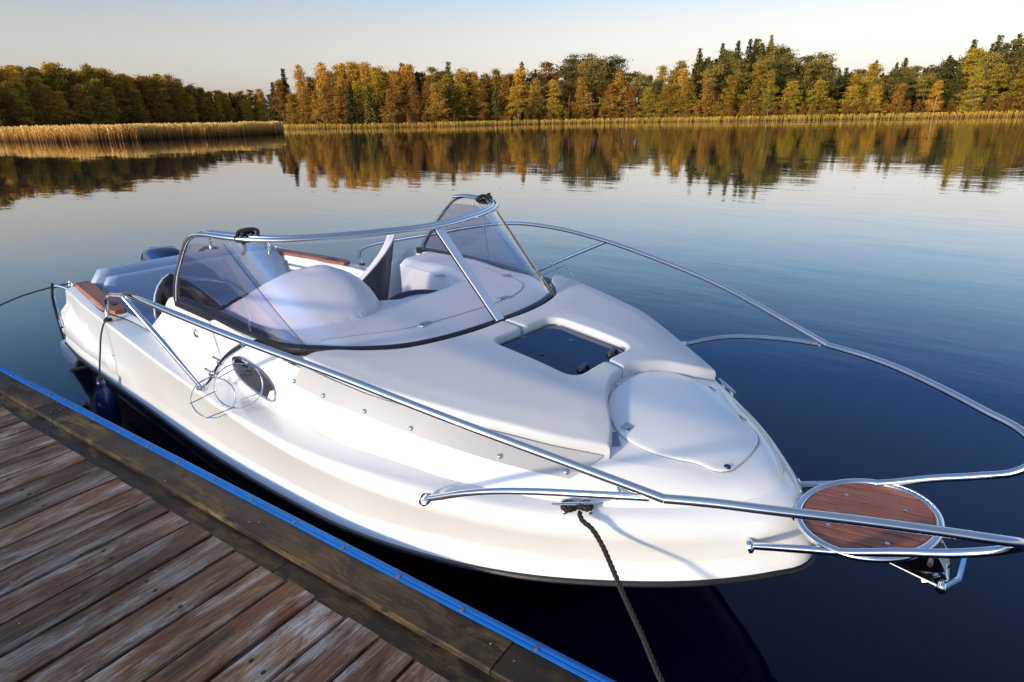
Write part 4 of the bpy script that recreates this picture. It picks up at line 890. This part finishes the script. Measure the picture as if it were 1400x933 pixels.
# edge beam, in lengths
def beam_mesh(y0, y1, h=0.0):
    mb = MB(); n = 16; rows = []
    for k in range(n + 1):
        y = y0 + (y1 - y0) * k / n; a = 1.160 + rp_.uniform(-.0015, .0015); b = 1.296; z = .018 + h + rp_.uniform(-.001, .001)
        rows.append([(a, y, -.16), (a, y, z - .006), (a + .006, y, z), ((a + b) / 2, y, z + .001), (b - .004, y, z), (b, y, z - .004), (b, y, -.16)])
    mb.grid(rows, close=True); mb.add(rows[0], [tuple(range(7))]); mb.add(rows[-1], [tuple(range(7))]); return mb
for (a, b, h) in ((-1.2, .904, 0), (.908, 4.118, .001), (4.124, 4.392, -.002), (4.398, 7.3, 0), (7.304, 9.0, 0)):
    o = beam_mesh(a, b, h).build('edge_board', M['beam'], auto=40); o.parent = dock
mb = MB(); mb.lathe((1.225, 4.24, .0165), [(.030, .001), (.026, .004), (.020, -.001), (0, -.002)], 12); mb.lathe((1.215, 4.205, .017), [(.016, .001), (.012, .003), (0, 0)], 8); mb.lathe((1.17, 1.37, .017), [(.02, .0005), (.014, .0015), (0, .001)], 9)
o = mb.build('knot_hole', M['rubber']); o.parent = dock
# blue plastic edge profile, rounded on the outside, with clips
mb = MB(); ysq = np.linspace(-1.2, 9.0, 60)
prof = [(1.294, .016), (1.294, .023), (1.303, .0265), (1.306, .024), (1.312, .030), (1.324, .030), (1.334, .024), (1.340, .010), (1.341, -.008), (1.341, -.075), (1.297, -.075)]
mb.grid([[(a, y, z) for a, z in prof] for y in ysq], close=True); o = mb.build('edge_profile', M['blue_pvc'], auto=50); o.parent = dock
me_s = None
for k in range(-3, 26):
    y = .823 + .3085 * k
    if me_s is None:
        mb = MB(); mb.lathe((0, 0, 0), [(.0095, -.003), (.0095, .002), (.007, .0045), (.003, .0035), (0, .0035)], 12); so_ = mb.build('screw', mat('tarnished_screw', (.13, .11, .09), .5, metal=.4)); me_s = so_.data
    else: so_ = bpy.data.objects.new('screw', me_s); col.objects.link(so_)
    so_.parent = dock; so_.location = (1.304, y, .027)
# floats under the dock (dark, seen only from the lake side)
mb = MB(); mb.box((-.2, 3.5, -.45), (2.6, 9.0, .42)); o = mb.build('float_tank', M['rubber'], smooth=False, bevel=.03); o.parent = dock
# chips of bark and leaf litter on the edge
mb = MB()
for k in range(26):
    y = rp_.uniform(.4, 5.2); x = rp_.uniform(1.17, 1.29) if k % 2 else rp_.uniform(.2, 1.0); a = rp_.uniform(0, 6); s_ = rp_.uniform(.003, .006); z = .0205 if k % 2 else .004
    mb.add([(x + s_ * math.cos(a), y + s_ * math.sin(a), z), (x - s_ * .5 * math.sin(a), y + s_ * .5 * math.cos(a), z + .001), (x - s_ * math.cos(a), y - s_ * math.sin(a), z), (x + s_ * .5 * math.sin(a), y - s_ * .5 * math.cos(a), z + .002)], [(0, 1, 2, 3)])
o = mb.build('litter', mat('pale_litter', (.40, .36, .26), .8), smooth=False); o.parent = dock; o['kind'] = 'stuff'

# ================================================================== FAR SHORE
SH = [(120, -195), (165, -186), (225, -182), (300, -190), (380, -186), (430, -176), (452, -158), (430, -138), (380, -118), (310, -98), (262, -88), (234, -72), (226, -50), (226, -28), (238, -6), (250, 20), (246, 44), (222, 66), (206, 84), (199, 106), (189, 140), (184, 180), (190, 235), (215, 300)]
shp = dense([(a, b, 0) for a, b in SH], 8)[:, :2]
# ground: one sheet of land rising slowly behind the shoreline
def ground_mat():
    return mat('shore_ground', (.06, .05, .02), .95, c2=(.025, .028, .010), vscale=.05)
rows = []
centre = np.array([60.0, 20.0]); N_ = len(shp)
tg = np.gradient(shp, axis=0)
for _ in range(12): tg[1:-1] = (tg[:-2] + tg[1:-1] + tg[2:]) / 3
tg /= np.linalg.norm(tg, axis=1)[:, None]; shn = np.c_[tg[:, 1], -tg[:, 0]]
for (d, z) in ((-.5, -.3), (0, -.02), (3, .25), (12, .6), (60, 2.0), (150, 5), (500, 10), (1200, 12)):
    rows.append([tuple(W(q[0] + v[0] * d, q[1] + v[1] * d, z)) for q, v in zip(shp, shn)])
def shore_at(s_):
    return np.array([np.interp(s_, S_, shp[:, 0]), np.interp(s_, S_, shp[:, 1])]), np.array([np.interp(s_, S_, shn[:, 0]), np.interp(s_, S_, shn[:, 1])])
mb = MB(); mb.grid(rows); o = mb.build('far_shore_ground', ground_mat()); tag(o, kind='structure')

def leaf_mat(name, c1, c2, c3, trans=0.25):
    m = bpy.data.materials.new(name); m.use_nodes = True; nt = m.node_tree; b = nt.nodes['Principled BSDF']; L = nt.links.new
    tc = N(nt, 'ShaderNodeTexCoord'); n = N(nt, 'ShaderNodeTexNoise'); n.inputs['Scale'].default_value = .45; n.inputs['Detail'].default_value = 5; n.inputs['Roughness'].default_value = .65
    oi = N(nt, 'ShaderNodeObjectInfo'); L(tc.outputs['Object'], n.inputs['Vector'])
    ad = N(nt, 'ShaderNodeMath', operation='MULTIPLY_ADD'); L(oi.outputs['Random'], ad.inputs[0]); ad.inputs[1].default_value = .36
    sb = N(nt, 'ShaderNodeMath', operation='ADD'); L(n.outputs['Fac'], sb.inputs[0]); sb.inputs[1].default_value = -.18; L(sb.outputs[0], ad.inputs[2])
    r = N(nt, 'ShaderNodeValToRGB'); e = r.color_ramp.elements; e.new(.5)
    for k, (p_, c_) in enumerate(((.30, c1), (.5, c2), (.70, c3))): e[k].position = p_; e[k].color = (*c_, 1)
    L(ad.outputs[0], r.inputs[0]); L(r.outputs[0], b.inputs['Base Color']); b.inputs['Roughness'].default_value = .7; b.inputs['Specular IOR Level'].default_value = .2
    t = N(nt, 'ShaderNodeBsdfTranslucent'); L(r.outputs[0], t.inputs[0]); mx = N(nt, 'ShaderNodeMixShader'); mx.inputs[0].default_value = trans
    L(b.outputs[0], mx.inputs[1]); L(t.outputs[0], mx.inputs[2]); L(mx.outputs[0], nt.nodes['Material Output'].inputs[0]); return m
LM = {'spruce': leaf_mat('spruce_needles', (0.050, 0.050, 0.012), (0.115, 0.098, 0.020), (0.230, 0.170, 0.030), .1),
      'pine': leaf_mat('pine_needles', (0.080, 0.075, 0.017), (0.190, 0.150, 0.026), (0.340, 0.235, 0.040), .12),
      'gold': leaf_mat('golden_leaves', (0.460, 0.220, 0.022), (0.660, 0.360, 0.035), (0.780, 0.480, 0.060), .3),
      'olive': leaf_mat('olive_leaves', (0.270, 0.160, 0.018), (0.440, 0.270, 0.026), (0.600, 0.380, 0.036), .25),
      'brown': leaf_mat('russet_leaves', (0.240, 0.110, 0.022), (0.400, 0.200, 0.032), (0.560, 0.320, 0.050), .25),
      'green': leaf_mat('late_green_leaves', (0.200, 0.145, 0.018), (0.360, 0.250, 0.026), (0.520, 0.360, 0.036), .25)}
BARK = {'spruce': mat('spruce_bark', (.06, .045, .035), .9), 'pine': mat('pine_bark', (.20, .10, .055), .9), 'birch': mat('birch_bark', (.55, .52, .46), .8, c2=(.20, .18, .16), vscale=3), 'alder': mat('alder_bark', (.085, .07, .055), .9)}
def quads(C, size, rs, up=.35):
    n = len(C); d1 = rs.normal(size=(n, 3)); d1 /= np.linalg.norm(d1, axis=1)[:, None]; d2 = rs.normal(size=(n, 3)); d2[:, 2] *= up; d2 -= d1 * (d1 * d2).sum(1)[:, None]; d2 /= np.linalg.norm(d2, axis=1)[:, None]
    s_ = (size * rs.uniform(.6, 1.3, n))[:, None]; a = d1 * s_; b = d2 * s_ * .62
    V = np.stack([C - a, C - b, C + a, C + b], 1).reshape(-1, 3); F = np.arange(4 * n).reshape(-1, 4); return V, F
def mesh_vf(name, V, F, m):
    me = bpy.data.meshes.new(name); nf, k = F.shape
    me.vertices.add(len(V)); me.vertices.foreach_set('co', np.asarray(V, np.float32).ravel())
    me.loops.add(nf * k); me.loops.foreach_set('vertex_index', F.astype(np.int32).ravel())
    me.polygons.add(nf); me.polygons.foreach_set('loop_start', np.arange(0, nf * k, k, dtype=np.int32)); me.update(calc_edges=True); me.materials.append(m); return me
def trunk_mb(h, r0, limbs, rs, lean=.02):
    mb = MB(); pts = [(rs.normal() * lean * h * t, rs.normal() * lean * h * t, h * t) for t in np.linspace(0, 1, 6)]; pts[0] = (0, 0, -.3)
    mb.tube(dense(pts, 2), [r0 * (1 - .88 * t) for t in np.linspace(0, 1, 11)], 6)
    for (z, a, L_, rise) in limbs:
        b = Vector((0, 0, z)); e = b + Vector((math.cos(a) * L_, math.sin(a) * L_, rise)); mb.tube([b, (b + e) / 2 + Vector((0, 0, .1 * L_)), e], [r0 * .32, r0 * .2, r0 * .06], 4)
    return mb
def make_proto(kind, seed):
    """unit trees about 20 m tall; returns (trunk mesh, crown mesh)"""
    rs = np.random.default_rng(seed); H = 20.0; V = []; limbs = []
    if kind == 'spruce':
        z = 2.0 + rs.uniform(0, 1.5); Cs = []
        while z < H - .3:
            t = (z - 1) / (H - 1); Rr = 3.5 * (1 - t) ** .85 * rs.uniform(.8, 1.12) + .15; nb = int(7 + 5 * (1 - t)); a0 = rs.uniform(0, 6.3)
            for k in range(nb):
                a = a0 + 6.283 * k / nb + rs.uniform(-.25, .25); L_ = Rr * rs.uniform(.65, 1.15); m_ = max(3, int(L_ * 7))
                s_ = np.linspace(.12, 1, m_); x = np.cos(a) * L_ * s_; y = np.sin(a) * L_ * s_; zz = z - .30 * L_ * s_ ** 1.2 + .10 * L_ * s_ ** 3
                Cs.append(np.c_[x, y, zz] + rs.normal(0, .12, (m_, 3)))
                if k % 3 == 0 and L_ > 1.2: limbs.append((z, a, L_ * .8, -.2 * L_))
            z += .42 + .25 * (1 - t)
        C_ = np.vstack(Cs); V, F = quads(C_, .34, rs, .25); tk = trunk_mb(H, .20, limbs[:24], rs, .004)
    elif kind == 'pine':
        Cs = []
        for k in range(36):
            t = rs.uniform(.15, 1.0); z = H * (.42 + .56 * t) if k else H * .97; sp = 3.0 * math.sin(math.pi * min(1, (1.06 - t) * .9)) + .6; a = rs.uniform(0, 6.3); L_ = sp * rs.uniform(.35, 1.05)
            limbs.append((z - .8, a, L_, .8)); c_ = np.array([math.cos(a) * L_, math.sin(a) * L_, z]); n_ = 88
            Cs.append(c_ + rs.normal(0, 1, (n_, 3)) * np.array([.85, .85, .38]))
        C_ = np.vstack(Cs); V, F = quads(C_, .25, rs, .5); tk = trunk_mb(H * .97, .24, limbs, rs, .01)
    else:
        wide = {'birch': 2.5, 'aspen': 2.7, 'alder': 3.8, 'oak': 4.6}[kind]; z0 = {'birch': .20, 'aspen': .18, 'alder': .03, 'oak': .05}[kind]; Cs = []
        ncl = {'birch': 92, 'aspen': 92, 'alder': 130, 'oak': 140}[kind]
        ph = rs.uniform(0, 6.3, 4); taper = rs.uniform(.45, .95); asym = rs.uniform(.12, .38)
        for k in range(ncl):
            t = rs.uniform(0, 1) ** .85; z = H * (z0 + (.97 - z0) * t); env = wide * min(1, .45 + 2.2 * t) * (1.04 - t) ** taper * 1.15; a = rs.uniform(0, 6.3)
            env *= 1 + asym * math.sin(a + ph[0] + .25 * z) + .22 * math.sin(2 * a + ph[1] - .5 * z) + .16 * math.sin(1.1 * z + ph[2]); L_ = max(.1, env * rs.uniform(.35, 1.12))
            c_ = np.array([math.cos(a) * L_, math.sin(a) * L_, z - .18 * L_]); n_ = 44 if kind in ('birch', 'aspen') else 52
            if k % 3 == 0: limbs.append((z - L_ * .6 if z - L_ * .6 > 1 else 1, a, L_ * .95, L_ * .45))
            rad = rs.uniform(.4, .95)
            Cs.append(c_ + rs.normal(0, 1, (n_, 3)) * rad * np.array([.95, .95, .42]))
        C_ = np.vstack(Cs); C_ = C_[C_[:, 2] > H * z0 * .6]; V, F = quads(C_, .25, rs, .6); tk = trunk_mb(H * .93, {'birch': .17, 'aspen': .18, 'alder': .22, 'oak': .3}[kind], limbs, rs, .012)
    return tk, (V, F)
SPEC = {  # key: (shape, leaf material, bark, words for the label, name)
 'spruce': ('spruce', 'spruce', 'spruce', 'dark pointed spruce', 'spruce_tree'), 'pine': ('pine', 'pine', 'pine', 'olive green pine', 'pine_tree'),
 'goldbirch': ('birch', 'gold', 'birch', 'golden yellow birch', 'birch_tree'), 'brownbirch': ('birch', 'brown', 'birch', 'russet brown birch', 'birch_tree'),
 'olivealder': ('alder', 'olive', 'alder', 'olive yellow alder', 'alder_tree'), 'brownalder': ('alder', 'brown', 'alder', 'bushy russet alder', 'alder_tree'),
 'greenoak': ('oak', 'green', 'alder', 'yellow green oak', 'oak_tree'), 'brownoak': ('oak', 'brown', 'alder', 'copper brown oak', 'oak_tree'), 'goldaspen': ('aspen', 'gold', 'birch', 'golden aspen', 'aspen_tree'), 'greenaspen': ('aspen', 'green', 'birch', 'pale green aspen', 'aspen_tree')}
PR_ = {}
def protos(key, v):
    if (key, v) not in PR_:
        sh, lm, bk, lab, nm = SPEC[key]; tk, (V, F) = make_proto(sh, hash_(key) + v * 17)
        tm = bpy.data.meshes.new('trunk'); tm.from_pydata(tk.v, [], tk.f); tm.materials.append(BARK[bk])
        PR_[(key, v)] = (tm, mesh_vf('crown', V, F, LM[lm]))
    return PR_[(key, v)]
def hash_(s): return sum((i + 3) * ord(c) for i, c in enumerate(s)) % 9973
def skyline(px):       # height of the wood's top edge above the horizon, as a slope
    ys = [(-200, 70), (0, 82), (30, 88), (100, 88), (150, 93), (200, 103), (230, 101), (270, 115), (310, 122), (370, 125), (392, 121), (404, 104), (412, 113), (425, 95), (440, 104), (455, 92), (500, 92), (530, 92), (560, 97), (620, 95), (680, 97), (745, 95), (760, 90), (790, 83), (815, 82), (830, 88), (845, 83), (880, 100), (900, 96), (930, 90), (945, 83), (975, 72), (1000, 70), (1030, 66), (1050, 62), (1070, 75), (1095, 92), (1110, 80), (1130, 80), (1150, 99), (1165, 92), (1200, 95), (1250, 88), (1275, 88), (1290, 80), (1310, 70), (1340, 62), (1400, 60), (1600, 60)]
    y = interp(px, ys); hor = 163.1 - .0197 * (px - 700); return (hor - y)
def px_of(dep, right): return 700 + 894 * right / dep
trees = []             # (dep, right, height, key, variant)
rt = random.Random(21)
seen = set()
def zone_kind(px, row):
    if px < 180: c = [('brownbirch', 4), ('brownoak', 3), ('goldbirch', 4), ('olivealder', 3), ('greenoak', 2)]
    elif px < 385: c = [('brownbirch', 4), ('spruce', 1), ('brownalder', 2), ('goldbirch', 2), ('olivealder', 2)]
    elif px < 500: c = [('goldaspen', 4), ('goldbirch', 4), ('brownbirch', 2), ('spruce', 1)] if row > 1 else [('brownbirch', 3), ('brownalder', 3), ('spruce', 3), ('olivealder', 1)]  # front rows here and in the next zone: darker foliage stands in for shadow
    elif px < 740: c = [('brownbirch', 3), ('goldbirch', 3), ('spruce', 2), ('olivealder', 3), ('goldaspen', 1), ('pine', 1)] if row > 1 else [('brownalder', 3), ('brownoak', 2), ('olivealder', 3), ('spruce', 2), ('brownbirch', 1)]
    elif px < 880: c = [('pine', 5), ('brownoak', 2), ('spruce', 1), ('goldaspen', 1)] if row > 0 else [('brownoak', 3), ('brownalder', 3), ('greenaspen', 1), ('olivealder', 3)]
    elif px < 960: c = [('goldbirch', 2), ('greenaspen', 2), ('spruce', 1), ('pine', 1)] if row > 0 else [('olivealder', 5), ('greenoak', 3)]
    elif px < 1160: c = [('spruce', 5), ('pine', 4)] if row > 0 else [('olivealder', 4), ('greenoak', 2), ('greenaspen', 2), ('spruce', 1), ('brownalder', 1)]
    elif px < 1280: c = [('pine', 2), ('spruce', 2), ('olivealder', 2)] if row > 0 else [('olivealder', 5), ('brownalder', 1), ('greenoak', 3)]
    else: c = [('spruce', 3), ('pine', 4), ('greenoak', 1)] if row > 0 else [('olivealder', 4), ('goldbirch', 1), ('greenoak', 4), ('brownalder', 1)]
    bag = [k for k, n_ in c for _ in range(n_)]; return rt.choice(bag)
hard = [(404, 'spruce'), (425, 'goldaspen'), (455, 'goldaspen'), (480, 'goldaspen'), (790, 'pine'), (815, 'pine'), (845, 'pine'), (830, 'goldaspen'), (1050, 'spruce'), (1030, 'spruce'), (1023, 'spruce'), (958, 'spruce'), (1125, 'pine'), (1105, 'pine'), (985, 'spruce'), (1005, 'spruce'), (1075, 'spruce'), (1195, 'spruce'), (1232, 'spruce'), (1318, 'spruce'), (1352, 'spruce'), (1378, 'spruce'), (385, 'spruce'), (395, 'brownbirch'), (398, 'brownbirch'), (620, 'spruce'), (720, 'spruce'), (560, 'spruce')]
acc = 0.0
seg = np.linalg.norm(np.diff(shp, axis=0), axis=1); S_ = np.r_[0, np.cumsum(seg)]
for row, (d0, step, fr_) in enumerate(((5, 7.4, .70), (14, 7.2, .86), (25, 6.4, 1.0))):
    s_ = rt.uniform(0, 3)
    while s_ < S_[-1]:
        q, v = shore_at(s_)
        q = q + v * (d0 + rt.uniform(-4, 4)); dep, right = q; px = px_of(dep, right) if dep > 20 else -999
        s_ += step * rt.uniform(.7, 1.35)
        hidden = dep > 330 and px > 400
        if px < -60 or px > 1460: 
            if px < -1600 or px > 2600: continue
        slope = skyline(px) / 951.0; top = dep * slope + 2.25
        if hidden: continue
        h = top * fr_ * rt.uniform(.86, 1.06) if row < 2 else top * rt.uniform(.86, 1.07)
        if dep > 300 and px < 392: h = top * rt.uniform(.88, 1.03) * (1 if row else .8)
        trees.append([dep, right, max(6, min(h, 38)), zone_kind(px, row), rt.randrange(4), px, row])
for px, key in hard:
    dep = interp(px, [(392, 270), (480, 262), (700, 270), (850, 280), (1000, 245), (1400, 220)]) + rt.uniform(-3, 3); right = (px - 700) / 894 * dep; trees.append([dep, right, dep * skyline(px) / 951 + 2.25 + (2.2 if key == 'spruce' else .8), key, rt.randrange(3), px, 2])
trees.sort(key=lambda t: t[5])
vis = [t for t in trees if -40 <= t[5] <= 1440]; out = [t for t in trees if not -40 <= t[5] <= 1440]

def ordinal(n): return '%d%s' % (n, 'th' if 10 <= n % 100 <= 20 else {1: 'st', 2: 'nd', 3: 'rd'}.get(n % 10, 'th'))
WHERE = [(200, 'behind the left reed bed'), (385, 'in shade behind the reed tip'), (520, 'left of the wood above the reed tip'), (640, 'left of the windscreen top'), (760, 'above the windscreen'), (880, 'by the mid shore pines'), (960, 'by the tree line notch'), (1070, 'by the tallest spruces'), (1170, 'right of the tallest spruces'), (1280, 'on the low right shore'), (1500, 'at the right shore end')]
WHERE[2] = (520, 'just right of the reed tip')
cnt = {}
labels_used = set()
def place(t, i, ratio):
    dep, right, h, key, v, px, row = t; tm, cm_ = protos(key, v); sh, lm, bk, lab, nm = SPEC[key]
    p_ = W(dep, right, .3); o = bpy.data.objects.new(nm, None); col.objects.link(o); o.location = p_; s_ = h / 20.0; wd = rt.uniform(.95, 1.4) * 1.0 * (s_ ** -.25)
    o.scale = (s_ * wd, s_ * wd, s_); o.rotation_euler = (rt.uniform(-.03, .03), rt.uniform(-.03, .03), rt.uniform(0, 6.28))
    a = bpy.data.objects.new('trunk', tm); b = bpy.data.objects.new('crown', cm_)
    for q in (a, b): col.objects.link(q); q.parent = o
    wh = next(w_ for lim, w_ in WHERE if px < lim) if px < 1500 else WHERE[-1][1]
    rowt = ('shoreline', 'second-row', 'tall back-row')[row]; k = (rowt, lab, wh); cnt[k] = cnt.get(k, 0) + 1; n_ = cnt[k]
    o['label'] = ('%s %s %s' % (rowt, lab, wh)) if n_ == 1 else ('%s %s %s, %s from the left' % (rowt, lab, wh, ordinal(n_)))
    o['category'] = 'tree'; o['group'] = 'trees along the far shore'
vis_sorted = sorted(vis, key=lambda t: t[5])
front = sorted(vis_sorted, key=lambda t: -t[2] / t[0])[:288]; fs_ = set(id(t) for t in front)
for i, t in enumerate(vis_sorted):
    if id(t) in fs_: place(t, i, 1)
rest = [t for t in vis_sorted if id(t) not in fs_] + out
# the wood behind and beyond the frame: one mass of the same trees
back = []
for (d0, d1, stp, f0, f1, bushy) in ((26, 34, 3.0, .78, .93, 0), (28, 38, 3.4, .76, .94, 0), (38, 55, 3.6, .74, .92, 0), (8, 20, 4.0, .22, .45, 1), (2, 7, 3.0, .12, .24, 1), (26, 38, 3.4, .40, .68, 1)):
    s_ = 0
    while s_ < S_[-1]:
        q, v = shore_at(s_)
        q = q + v * rt.uniform(d0, d1); dep, right = q; px = px_of(dep, right) if dep > 20 else -999; s_ += stp
        if -1300 < px < 2400 and not (dep > 360 and px > 400): back.append([dep, right, max(5, (dep * skyline(px) / 951 + 2.25) * rt.uniform(f0, f1)), rt.choice(['brownalder', 'olivealder', 'greenoak', 'brownoak', 'brownoak']) if bushy else zone_kind(px, 2), rt.randrange(3), px, 2])
Vs, Fs, Ms = [], [], []; nb = 0
LMk = list(LM)
for t in rest + back:
    dep, right, h, key, v, px, row = t; tm, cm_ = protos(key, v); n_ = len(cm_.vertices); A = np.empty(n_ * 3, np.float32); cm_.vertices.foreach_get('co', A); A = A.reshape(-1, 3)
    s_ = h / 20; a = rt.uniform(0, 6.28); ca, sa = math.cos(a), math.sin(a); B_ = np.c_[(A[:, 0] * ca - A[:, 1] * sa) * s_ * 1.1, (A[:, 0] * sa + A[:, 1] * ca) * s_ * 1.1, A[:, 2] * s_]; p_ = W(dep, right, .5); B_ += np.array(p_)
    B_ = B_.reshape(-1, 4, 3)[::4]; B_ = (B_.mean(1, keepdims=True) + (B_ - B_.mean(1, keepdims=True)) * 1.75).reshape(-1, 3)
    Vs.append(B_); Fs.append(np.arange(len(B_)).reshape(-1, 4) + nb); nb += len(B_); Ms.append(np.full(len(B_) // 4, LMk.index(SPEC[key][1])))
me = mesh_vf('wood', np.vstack(Vs), np.vstack(Fs), LM[LMk[0]])
for k in LMk[1:]: me.materials.append(LM[k])
me.polygons.foreach_set('material_index', np.concatenate(Ms).astype(np.int32))
o = bpy.data.objects.new('background_wood', me); col.objects.link(o); tag(o, 'deeper mass of mixed autumn wood behind the shoreline trees', 'wood', kind='stuff')

# ---- reeds
def reed_mat(name, lo, hi, tip):
    m = bpy.data.materials.new(name); m.use_nodes = True; nt = m.node_tree; b = nt.nodes['Principled BSDF']; L = nt.links.new
    g = N(nt, 'ShaderNodeNewGeometry'); sp = N(nt, 'ShaderNodeSeparateXYZ'); L(g.outputs['Position'], sp.inputs[0])
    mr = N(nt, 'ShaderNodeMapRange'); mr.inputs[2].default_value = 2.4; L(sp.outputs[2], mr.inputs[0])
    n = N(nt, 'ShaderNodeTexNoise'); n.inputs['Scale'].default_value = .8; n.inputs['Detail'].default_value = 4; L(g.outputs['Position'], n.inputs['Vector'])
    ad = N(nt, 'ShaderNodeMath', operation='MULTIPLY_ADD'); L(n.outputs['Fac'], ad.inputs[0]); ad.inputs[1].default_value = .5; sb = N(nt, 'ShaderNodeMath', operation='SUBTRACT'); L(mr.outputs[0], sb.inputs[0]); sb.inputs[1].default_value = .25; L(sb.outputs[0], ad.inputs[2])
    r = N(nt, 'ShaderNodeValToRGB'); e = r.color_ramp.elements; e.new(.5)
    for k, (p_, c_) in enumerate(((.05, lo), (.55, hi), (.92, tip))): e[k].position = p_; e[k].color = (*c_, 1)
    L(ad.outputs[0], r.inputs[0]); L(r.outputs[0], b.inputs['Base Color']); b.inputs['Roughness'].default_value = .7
    t = N(nt, 'ShaderNodeBsdfTranslucent'); L(r.outputs[0], t.inputs[0]); mx = N(nt, 'ShaderNodeMixShader'); mx.inputs[0].default_value = .3
    L(b.outputs[0], mx.inputs[1]); L(t.outputs[0], mx.inputs[2]); L(mx.outputs[0], nt.nodes['Material Output'].inputs[0]); return m
def reeds(name, P, H, wd, m, rs, label):
    n = len(P); a = rs.uniform(0, np.pi, n); d = np.c_[np.cos(a), np.sin(a), np.zeros(n)]; ln = rs.normal(0, .10, (n, 2)) * H[:, None]
    b0 = np.c_[P, np.full(n, -.1)]; mid = b0 + np.c_[ln * .35, H * .6]; top = b0 + np.c_[ln, H]
    w1 = d * (wd * .5); V = np.stack([b0 - w1, b0 + w1, mid + w1, mid - w1], 1); V2 = np.stack([mid - w1, mid + w1, top + w1 * .25, top - w1 * .25], 1)
    # drooping leaf and plume
    lf = d * rs.uniform(.25, .6, n)[:, None]; z1 = mid + np.array([0, 0, .1]); V3 = np.stack([z1, z1 + lf * .5 + np.array([0, 0, .28]), z1 + lf + np.array([0, 0, .12]), z1 + lf * .5 + np.array([0, 0, .20])], 1)
    pw = d * wd * 1.2; tz = np.array([0, 0, .16]); V4 = np.stack([top - tz * 1.2, top + pw, top + tz, top - pw], 1)
    A = np.concatenate([V, V2, V3, V4]).reshape(-1, 3); me = mesh_vf(name, A, np.arange(len(A)).reshape(-1, 4), m)
    o = bpy.data.objects.new(name, me); col.objects.link(o); tag(o, label, 'reeds', kind='stuff')
rs = np.random.default_rng(3)
mr_ = reed_mat('reed_straw', (.13, .050, .010), (.62, .32, .055), (.85, .54, .14))  # shaded stems and sunlit tops put into the colour, dark foot to bright tip
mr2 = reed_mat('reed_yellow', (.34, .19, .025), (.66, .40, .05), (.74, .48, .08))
# near bed on the left: a tongue of reeds reaching out into the lake
edge_f = [(126, -135), (121, -105), (118, -92), (108, -77), (105, -69), (107, -63), (113, -59.5), (120, -52), (132, -50), (144, -51)]
edge_b = [(190, -150), (185, -130), (180, -115), (176, -100), (172, -88), (168, -77), (163, -66), (157, -58), (151, -54), (147, -52)]
ef = dense([(a, b, 0) for a, b in edge_f], 10)[:, :2]; eb = dense([(a, b, 0) for a, b in edge_b], 10)[:, :2]
n_ = 36000; t = rs.uniform(0, 1, n_); k = rs.beta(.6, 2.0, n_); idx = t * (len(ef) - 1); i0 = np.clip(idx.astype(int), 0, len(ef) - 2); f_ = (idx - i0)[:, None]
A_ = ef[i0] * (1 - f_) + ef[i0 + 1] * f_; B_ = eb[i0] * (1 - f_) + eb[i0 + 1] * f_; Q = A_ + (B_ - A_) * k[:, None] + rs.normal(0, .5, (n_, 2))
P = np.array([(C0.x + FW.x * a + RT.x * b, C0.y + FW.y * a + RT.y * b) for a, b in Q]); Hh = 2.15 * rs.uniform(.55, 1.16, n_) + .16 * np.sin(t * 47) + .10 * np.sin(t * 131)
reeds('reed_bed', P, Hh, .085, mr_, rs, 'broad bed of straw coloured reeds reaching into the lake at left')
# fringe along the far shore
n_ = 24000; s = rs.uniform(0, S_[-1], n_); q = np.c_[np.interp(s, S_, shp[:, 0]), np.interp(s, S_, shp[:, 1])]; ok = (q[:, 0] > 0); v = -np.c_[np.interp(s, S_, shn[:, 0]), np.interp(s, S_, shn[:, 1])]
dd_ = rs.uniform(-6, 4.5, n_) + 1.2 * np.sin(s / 9) + .8 * np.sin(s / 3.7); q = q + v * dd_[:, None]; pxs = 700 + 894 * q[:, 1] / q[:, 0]; kk = (pxs > -100) & (pxs < 1500); q = q[kk]
P = np.array([(C0.x + FW.x * a + RT.x * b, C0.y + FW.y * a + RT.y * b) for a, b in q])
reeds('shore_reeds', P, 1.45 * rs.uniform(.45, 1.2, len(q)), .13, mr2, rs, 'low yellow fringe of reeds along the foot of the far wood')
# wind-ruffled water in front of the far reeds on the right
def ruffle_mat():
    m = bpy.data.materials.new('ruffled_water'); m.use_nodes = True; nt = m.node_tree; b = nt.nodes['Principled BSDF']; L = nt.links.new
    b.inputs['Base Color'].default_value = (.002, .006, .018, 1); b.inputs['Roughness'].default_value = .25; b.inputs['IOR'].default_value = 1.42
    g = N(nt, 'ShaderNodeNewGeometry'); n = N(nt, 'ShaderNodeTexNoise'); n.inputs['Scale'].default_value = 1.6; n.inputs['Detail'].default_value = 3; L(g.outputs['Position'], n.inputs['Vector'])
    bp_ = N(nt, 'ShaderNodeBump'); bp_.inputs['Strength'].default_value = 1; bp_.inputs['Distance'].default_value = .5; L(n.outputs['Fac'], bp_.inputs['Height']); L(bp_.outputs[0], b.inputs['Normal']); return m
mb = MB(); ra, rb = [], []
for k in range(41):
    t = k / 40; rgt = 34 + 150 * t; e = math.sin(math.pi * min(1, t * 1.3)) ** .5 if t < .77 else math.sin(math.pi * min(1, t * 1.3)) ** .5 if t * 1.3 < 1 else .02
    wdt = 5.5 * min(1, t * 5) * (.75 + .25 * math.sin(9 * t)); ra.append(W(157 + 4 * t - wdt * .6, rgt, .004)); rb.append(W(157 + 4 * t + wdt * .5, rgt, .004))
mb.grid([ra, rb]); o = mb.build('ruffled_water', ruffle_mat(), smooth=False); tag(o, kind='structure')

sc.cycles.use_denoising = True
sc.cycles.max_bounces = 10; sc.cycles.transparent_max_bounces = 24
